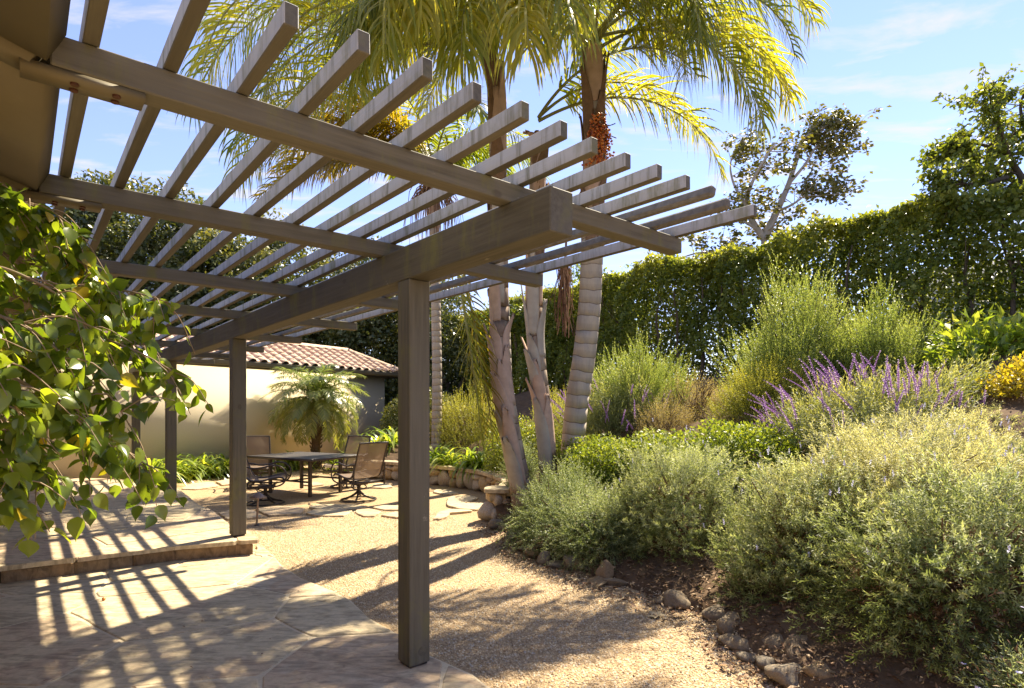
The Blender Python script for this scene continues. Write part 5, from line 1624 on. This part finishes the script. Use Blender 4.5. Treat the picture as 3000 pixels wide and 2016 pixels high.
tree('green_tree', 'bright green tree behind the ringed palm trunk', at(1760, 18.5), 18.5, 1.5, 4.6, 1.7, 1.5, 1.6, M['green'], M['bark'], 506, 34, 320, 0.10, 0.075, 0.15, 0.65)
tree('green_tree', 'olive green tree between the palm stems at the back', at(1560, 19), 19, 1.0, 3.7, 1.9, 1.5, 2.2, M['hedge'], M['oak_bark'], 507, 45, 330, 0.09, 0.055, 0.18, 0.75)

# wind-blown sycamore with pale limbs, and the tree above the hedge on the right
def limb_tree(root, rng, limbs, leaf_mat_, bark, ll, lw, nleaf, wind, spreadv, twigs=9, tv=0.2):
    gb, gl = Geo(), Geo()
    for pts, r0 in limbs:
        C = catmull(pts, 18)
        tube(gb, C, np.linspace(r0, r0 * 0.22, 19), 7)
        for k in range(twigs):
            i = rng.uniform(6, 18); c = C[int(i)]
            L = spreadv * rng.uniform(0.5, 1.2)
            d = unit(rng.normal(size=3) + np.array(wind) * 1.2 + unit(C[-1] - C[0]) * 0.6)
            e = c + d * L
            tw = catmull([c, (c + e) / 2 + rng.normal(0, 0.08, 3), e + np.array((0, 0, -0.08))], 7)
            tube(gb, tw, np.linspace(max(0.010, r0 * 0.18), 0.004, 8), 4, 0.5, False)
            for q in range(3):
                c2 = tw[rng.integers(2, 8)]; e2 = c2 + unit(rng.normal(size=3) + np.array(wind)) * L * 0.5
                tube(gb, [c2, (c2 + e2) / 2 + rng.normal(0, 0.03, 3), e2], [0.006, 0.005, 0.003], 4, 0.5, False)
                n = nleaf
                u = rng.random(n)[:, None]
                P = c2 + (e2 - c2) * u + rng.normal(0, 0.09, (n, 3)) * (spreadv / 1.2)
                D = rng.normal(0, 0.6, (n, 3)) + np.array(wind) * 1.3 + np.array((0, 0, -0.3))
                N_ = rng.normal(0, 0.7, (n, 3)) + np.array((0, -0.2, 0.7))
                k_ = rng.uniform(0.6, 1.25, n)
                rhombs(gl, P, D, N_, ll * k_, lw * k_, np.clip(rng.normal(0.5, tv, n), 0, 1))
    gb.build('trunk', bark, root, True)
    gl.build('crown', leaf_mat_, root)
YS = 16.5
syc = thing('sycamore_tree', 'wind-blown sycamore with pale forked limbs above the hedge', 'tree', (at(2240, YS), YS, 2.0))
def sp(px, py, dy=0.0): return np.array(S(px, py, YS + dy) - syc.location)
limb_tree(syc, np.random.default_rng(601), [
    ([sp(2240, 1180), sp(2240, 900), sp(2238, 700), sp(2236, 690)], 0.16),
    ([sp(2238, 700), sp(2275, 620), sp(2310, 540, .3), sp(2350, 420, .4), sp(2380, 370, .5)], 0.12),
    ([sp(2238, 700), sp(2200, 640), sp(2185, 600), sp(2210, 520, -.3), sp(2270, 420, -.5)], 0.10),
    ([sp(2310, 540, .3), sp(2360, 480, .2), sp(2400, 420, .2), sp(2450, 400, .2)], 0.05),
    ([sp(2275, 620), sp(2320, 600, -.4), sp(2360, 570, -.6), sp(2380, 540, -.8)], 0.045),
    ([sp(2185, 600), sp(2150, 540, .5), sp(2140, 480, .6), sp(2160, 430, .6)], 0.045),
    ([sp(2240, 690), sp(2180, 650), sp(2120, 640, .5), sp(2090, 610, .6)], 0.045),
    ([sp(2330, 460, .4), sp(2350, 410, .2), sp(2400, 380), sp(2440, 370)], 0.04),
    ([sp(2240, 800), sp(2150, 760), sp(2060, 740, .3), sp(1980, 760, .5)], 0.06),
    ([sp(2240, 900), sp(2100, 840), sp(1980, 800, .3), sp(1890, 800, .5)], 0.05)],
    M['sycamore'], M['white_bark'], 0.13, 0.085, 20, (0.9, 0.0, 0.25), 0.95, 13)
YR = 10.2
rt = thing('broadleaf_tree', 'dark leafed tree rising above the hedge at the right edge', 'tree', (at(3050, YR), YR, 2.0))
def rp_(px, py, dy=0.0): return np.array(S(px, py, YR + dy) - rt.location)
limb_tree(rt, np.random.default_rng(602), [
    ([rp_(3050, 900), rp_(3040, 700), rp_(3010, 560), rp_(2960, 470), rp_(2900, 420)], 0.10),
    ([rp_(3010, 560), rp_(2950, 520, .3), rp_(2870, 490, .3), rp_(2800, 480, .3)], 0.05),
    ([rp_(2960, 470), rp_(2930, 380, -.2), rp_(2910, 330, -.3), rp_(2900, 300, -.3)], 0.045),
    ([rp_(3010, 560), rp_(3010, 420, .2), rp_(2990, 320, .3), rp_(3000, 270, .3)], 0.05),
    ([rp_(2950, 520), rp_(2870, 540, -.3), rp_(2810, 540, -.3), rp_(2760, 560, -.3)], 0.04),
    ([rp_(3040, 700), rp_(3080, 520), rp_(3060, 400), rp_(3080, 300)], 0.05),
    ([rp_(2900, 430), rp_(2850, 420, .2), rp_(2820, 430, .2), rp_(2790, 450, .2)], 0.03)],
    M['hedge'], M['oak_bark'], 0.10, 0.06, 20, (-0.1, 0, 0.1), 0.56, 17)

# ------------------------------------------------------------------ ficus in the left foreground
fr = thing('ficus_tree', 'ficus branches with glossy heart-shaped leaves hanging in the left foreground', 'tree', (-2.75, 1.55, 0))
FL = np.array(fr.location)
rng = np.random.default_rng(90)
def ficus_leaf_mesh(k):
    rl = np.random.default_rng(900 + k)
    fold, curl, wav = rl.uniform(0.10, 0.34), rl.uniform(0.05, 0.5), rl.uniform(-0.03, 0.03)
    out = [(0.0, 0.02), (0.10, 0.24), (0.26, 0.325), (0.44, 0.315), (0.62, 0.235), (0.78, 0.12), (0.90, 0.035), (1.0, 0.004)]
    g = Geo(); v = []
    for i, (s, w) in enumerate(out):
        zc = -curl * s * s * 0.5
        for j, u in enumerate((-1, -0.5, 0, 0.5, 1)):
            v.append((u * w, s, zc + abs(u) * w * fold + wav * math.sin(s * 9 + j) * abs(u)))
    g.quads(v, [(i * 5 + j, i * 5 + j + 1, i * 5 + 6 + j, i * 5 + 5 + j) for i in range(len(out) - 1) for j in range(4)], 0.0)
    return g, g.mesh('leaf', True)
leaf_sets = [ficus_leaf_mesh(k) for k in range(6)]
for g_, me in leaf_sets: me.materials.append(M['ficus_leaf'])
main = [
    [(-260, 700, 1.9), (-60, 640, 2.0), (80, 610, 2.1), (190, 640, 2.15), (255, 720, 2.2)],
    [(-260, 760, 2.0), (0, 700, 2.1), (180, 740, 2.2), (300, 800, 2.2), (370, 870, 2.25)],
    [(-260, 820, 1.8), (-20, 790, 1.85), (120, 830, 1.9), (230, 900, 1.95), (300, 990, 2.0)],
    [(-260, 860, 2.2), (60, 850, 2.25), (280, 850, 2.3), (430, 870, 2.3), (530, 900, 2.3)],
    [(-260, 980, 2.1), (60, 960, 2.1), (270, 985, 2.15), (430, 1040, 2.2), (565, 1115, 2.25)],
    [(-260, 940, 1.7), (-40, 930, 1.75), (90, 960, 1.8), (190, 1030, 1.85), (250, 1110, 1.9)],
    [(-260, 1040, 2.0), (20, 1040, 2.0), (200, 1080, 2.05), (340, 1160, 2.1), (420, 1270, 2.15)],
    [(-260, 1080, 1.75), (-30, 1090, 1.8), (130, 1150, 1.85), (240, 1240, 1.9), (330, 1330, 1.95)],
    [(-260, 1150, 1.7), (-60, 1170, 1.7), (50, 1250, 1.72), (110, 1330, 1.75), (165, 1400, 1.78)],
    [(-260, 1180, 1.65), (-110, 1230, 1.65), (-20, 1300, 1.66), (30, 1390, 1.68), (70, 1480, 1.7)],
    [(-260, 1120, 2.2), (60, 1150, 2.2), (260, 1220, 2.25), (400, 1330, 2.3), (470, 1400, 2.3)],
    [(-260, 900, 2.4), (80, 920, 2.4), (280, 960, 2.45), (400, 1000, 2.5), (500, 1060, 2.5)],
    [(-260, 600, 1.9), (-120, 580, 1.95), (-20, 570, 2.0), (60, 590, 2.05), (110, 640, 2.1)],
    [(-260, 1000, 1.6), (-100, 1020, 1.6), (0, 1080, 1.62), (60, 1170, 1.65), (110, 1270, 1.7)],
    [(-260, 800, 2.3), (30, 770, 2.35), (200, 800, 2.4), (330, 860, 2.4), (440, 960, 2.4)],
]
gb = Geo(); leaves_l = []
def twig_leaves(C, n, big):
    for k in range(n):
        u = (k + 0.6) / n
        i = u * (len(C) - 1); c = C[int(i)] + (C[min(int(i) + 1, len(C) - 1)] - C[int(i)]) * (i % 1)
        d = unit(rng.normal(0, 0.55, 3) + np.array((0.18, -0.05, -0.85)))
        nn = unit(rng.normal(0, 0.75, 3) + np.array((0.2, -0.35, 0.6)))
        st = c + d * 0.022
        tube(gb, [c, st], [0.0016, 0.0013], 4, 0.5, False)
        leaves_l.append((st, d, nn, big * rng.uniform(0.62, 1.15)))
for pts in main:
    C = np.array([np.array(S(p[0] - 32, p[1] - 12, p[2])) for p in pts]); C = catmull(list(C), 26)
    tube(gb, C - FL, np.linspace(0.009, 0.002, 27), 6, 0.5, False)
    for k in range(14):
        i = int(4 + k * 1.65); c = C[i]
        fw = unit(C[min(i + 2, 26)] - C[i])
        d = unit(fw * 0.7 + rng.normal(0, 0.5, 3) + np.array((0.05, 0, -0.35)))
        L = rng.uniform(0.08, 0.22)
        tw = catmull([c, c + d * L * 0.5 + np.array((0, 0, 0.01)), c + d * L + np.array((0, 0, -0.05))], 6)
        tube(gb, tw - FL, np.linspace(0.003, 0.0014, 7), 4, 0.5, False)
        twig_leaves(tw, int(rng.integers(5, 9)), 0.070)
    twig_leaves(C[5:], 24, 0.068)
gb.build('twig', M['ficus_twig'], fr, True)
# the stem the branches grow from, outside the picture
g = Geo(); tube(g, catmull([(0, 0, 0), (0.05, 0.02, 0.7), (0.0, 0.1, 1.4), (0.05, 0.15, 2.2)], 14), np.linspace(0.06, 0.03, 15), 8)
for p in main:
    e = np.array(S(*p[0])) - FL
    tube(g, catmull([(0.02, 0.08, max(0.7, e[2] - 0.5)), (np.array((0.02, 0.08, e[2] - 0.15)) + e) / 2, e], 6), np.linspace(0.018, 0.009, 7), 6, 0.5, False)
g.build('stem', M['bark'], fr, True)
leaves_l.sort(key=lambda q: q[0][1] + (5 if (q[0][0] / q[0][1] < -0.93) else 0))
rest = Geo()
for i, (p, d, nn, sz_) in enumerate(leaves_l):
    s_ = np.cross(d, nn); s_ = s_ / np.linalg.norm(s_); nn = np.cross(s_, d)
    k = i % 6
    if i < 300:
        o = bpy.data.objects.new('leaf', leaf_sets[k][1]); COL.objects.link(o); o.parent = fr
        mtx = Matrix(((s_[0], d[0], nn[0], p[0] - FL[0]), (s_[1], d[1], nn[1], p[1] - FL[1]), (s_[2], d[2], nn[2], p[2] - FL[2]), (0, 0, 0, 1)))
        o.matrix_local = mtx @ Matrix.Diagonal((sz_, sz_, sz_, 1))
    else:
        lv = np.concatenate(leaf_sets[k][0].v) * sz_
        V = p - FL + lv[:, :1] * s_ + lv[:, 1:2] * d + lv[:, 2:] * nn
        rest.quads(V, np.concatenate(leaf_sets[k][0].q), rng.random())
tag(rest.build('foliage', M['ficus_leaf'], fr, True), kind='stuff')
print('ficus leaves', len(leaves_l))

# ------------------------------------------------------------------ small things on the ground
rng = np.random.default_rng(44)
g = Geo()
n = 14000
bb = rng.uniform(1.2, 4.0, n); tt = rng.uniform(-2.2, 3.2, n)
d_ = bb - edge_b(tt)
ok = (d_ > -0.45 + 0.2 * rng.random(n)) & (d_ < 1.6)
bb, tt = bb[ok], tt[ok]
X, Y = wor(bb, tt); Z = np.maximum(bank_h(X, Y), 0.0) + rng.uniform(0.004, 0.03, len(X))
P = np.stack([X, Y, Z], -1)
a = rng.uniform(0, 6.28, len(P))
rhombs(g, P, np.stack([np.cos(a), np.sin(a), rng.normal(0, 0.2, len(P))], -1), np.stack([rng.normal(0, 0.35, len(P)), rng.normal(0, 0.35, len(P)), np.ones(len(P))], -1), rng.uniform(0.02, 0.07, len(P)), rng.uniform(0.006, 0.025, len(P)), rng.random(len(P)), 0.1)
n = 230
bb = rng.uniform(-1.7, 3.0, n); tt = rng.uniform(-1.3, 6.5, n)
X, Y = wor(bb, tt)
Z = np.where(bb < 0.2, np.where(tt > 3.6, UPZ, 0.022), 0.004) + 0.004
ok = bb < edge_b(tt)
P = np.stack([X, Y, Z], -1)[ok]
a = rng.uniform(0, 6.28, len(P))
rhombs(g, P, np.stack([np.cos(a), np.sin(a), rng.normal(0, 0.1, len(P))], -1), np.stack([rng.normal(0, 0.3, len(P)), rng.normal(0, 0.3, len(P)), np.ones(len(P))], -1), rng.uniform(0.015, 0.05, len(P)), rng.uniform(0.005, 0.014, len(P)), rng.random(len(P)), 0.12)
tag(g.build('leaf_litter', M['litter']), 'dry brown leaf litter scattered over soil and gravel', 'leaf litter', kind='stuff')

def maple_leaf(label, px, py, size, rot, mat_):
    x, y = G(px, py)
    g = Geo()
    ang = [90, 62, 48, 30, 10, -12, -35, -60, -80, -100, -120, -145, -168, -190, 150, 132, 118]
    rad = [1.0, 0.45, 0.62, 0.9, 0.5, 0.42, 0.75, 0.35, 0.2, 0.2, 0.35, 0.75, 0.42, 0.5, 0.9, 0.62, 0.45]
    v = [(0, 0, 0.012)]
    for q, (a, rr_) in enumerate(zip(ang, rad)):
        v.append((math.cos(math.radians(a)) * rr_ * size, math.sin(math.radians(a)) * rr_ * size, 0.006 + 0.022 * abs(math.sin(a * 0.05 + q))))
    k = len(ang)
    g.tris(v, [(0, 1 + (j + 1) % k, 1 + j) for j in range(k)], 0.95)
    tube(g, [(0, 0, 0.012), (0.0, -0.5 * size, 0.02), (0.02, -0.9 * size, 0.012)], 0.002, 4, 0.7, False)
    o = g.build('fallen_leaf', mat_)
    o.location = (x, y, 0.004); o.rotation_euler = (0, 0, rot)
    tag(o, label, 'leaf')
M['dry_leaf'] = plain('pale_dry_leaf', (0.42, 0.33, 0.20), 0.7, 0.3, nscale=30, namt=0.3)
maple_leaf('big pale dry maple-shaped leaf lying alone on the gravel at the right', 1925, 1812, 0.095, 0.5, M['dry_leaf'])
maple_leaf('dry maple-shaped leaf beside the edging rocks under the rosemary', 1680, 1702, 0.075, 2.2, M['dry_leaf'])
fx, fy = G(304, 1760, 0.022)
g = Geo(); tube(g, [(0, 0, 0), (0, 0, 0.004), (0, 0, 0.012), (0, 0, 0.020), (0, 0, 0.024)], [0.003, 0.011, 0.0145, 0.011, 0.003], 12, 0.8)
o = g.build('fallen_fruit', M['fruit'], smooth=True); o.location = (fx, fy, 0.024)
tag(o, 'single small orange fruit lying on the lower flagstones', 'fruit')
print('objects', len(bpy.data.objects), 'tris', sum(sum(len(p.vertices) - 2 for p in m.polygons) if len(m.polygons) < 3000 else 2 * len(m.polygons) for m in bpy.data.meshes))
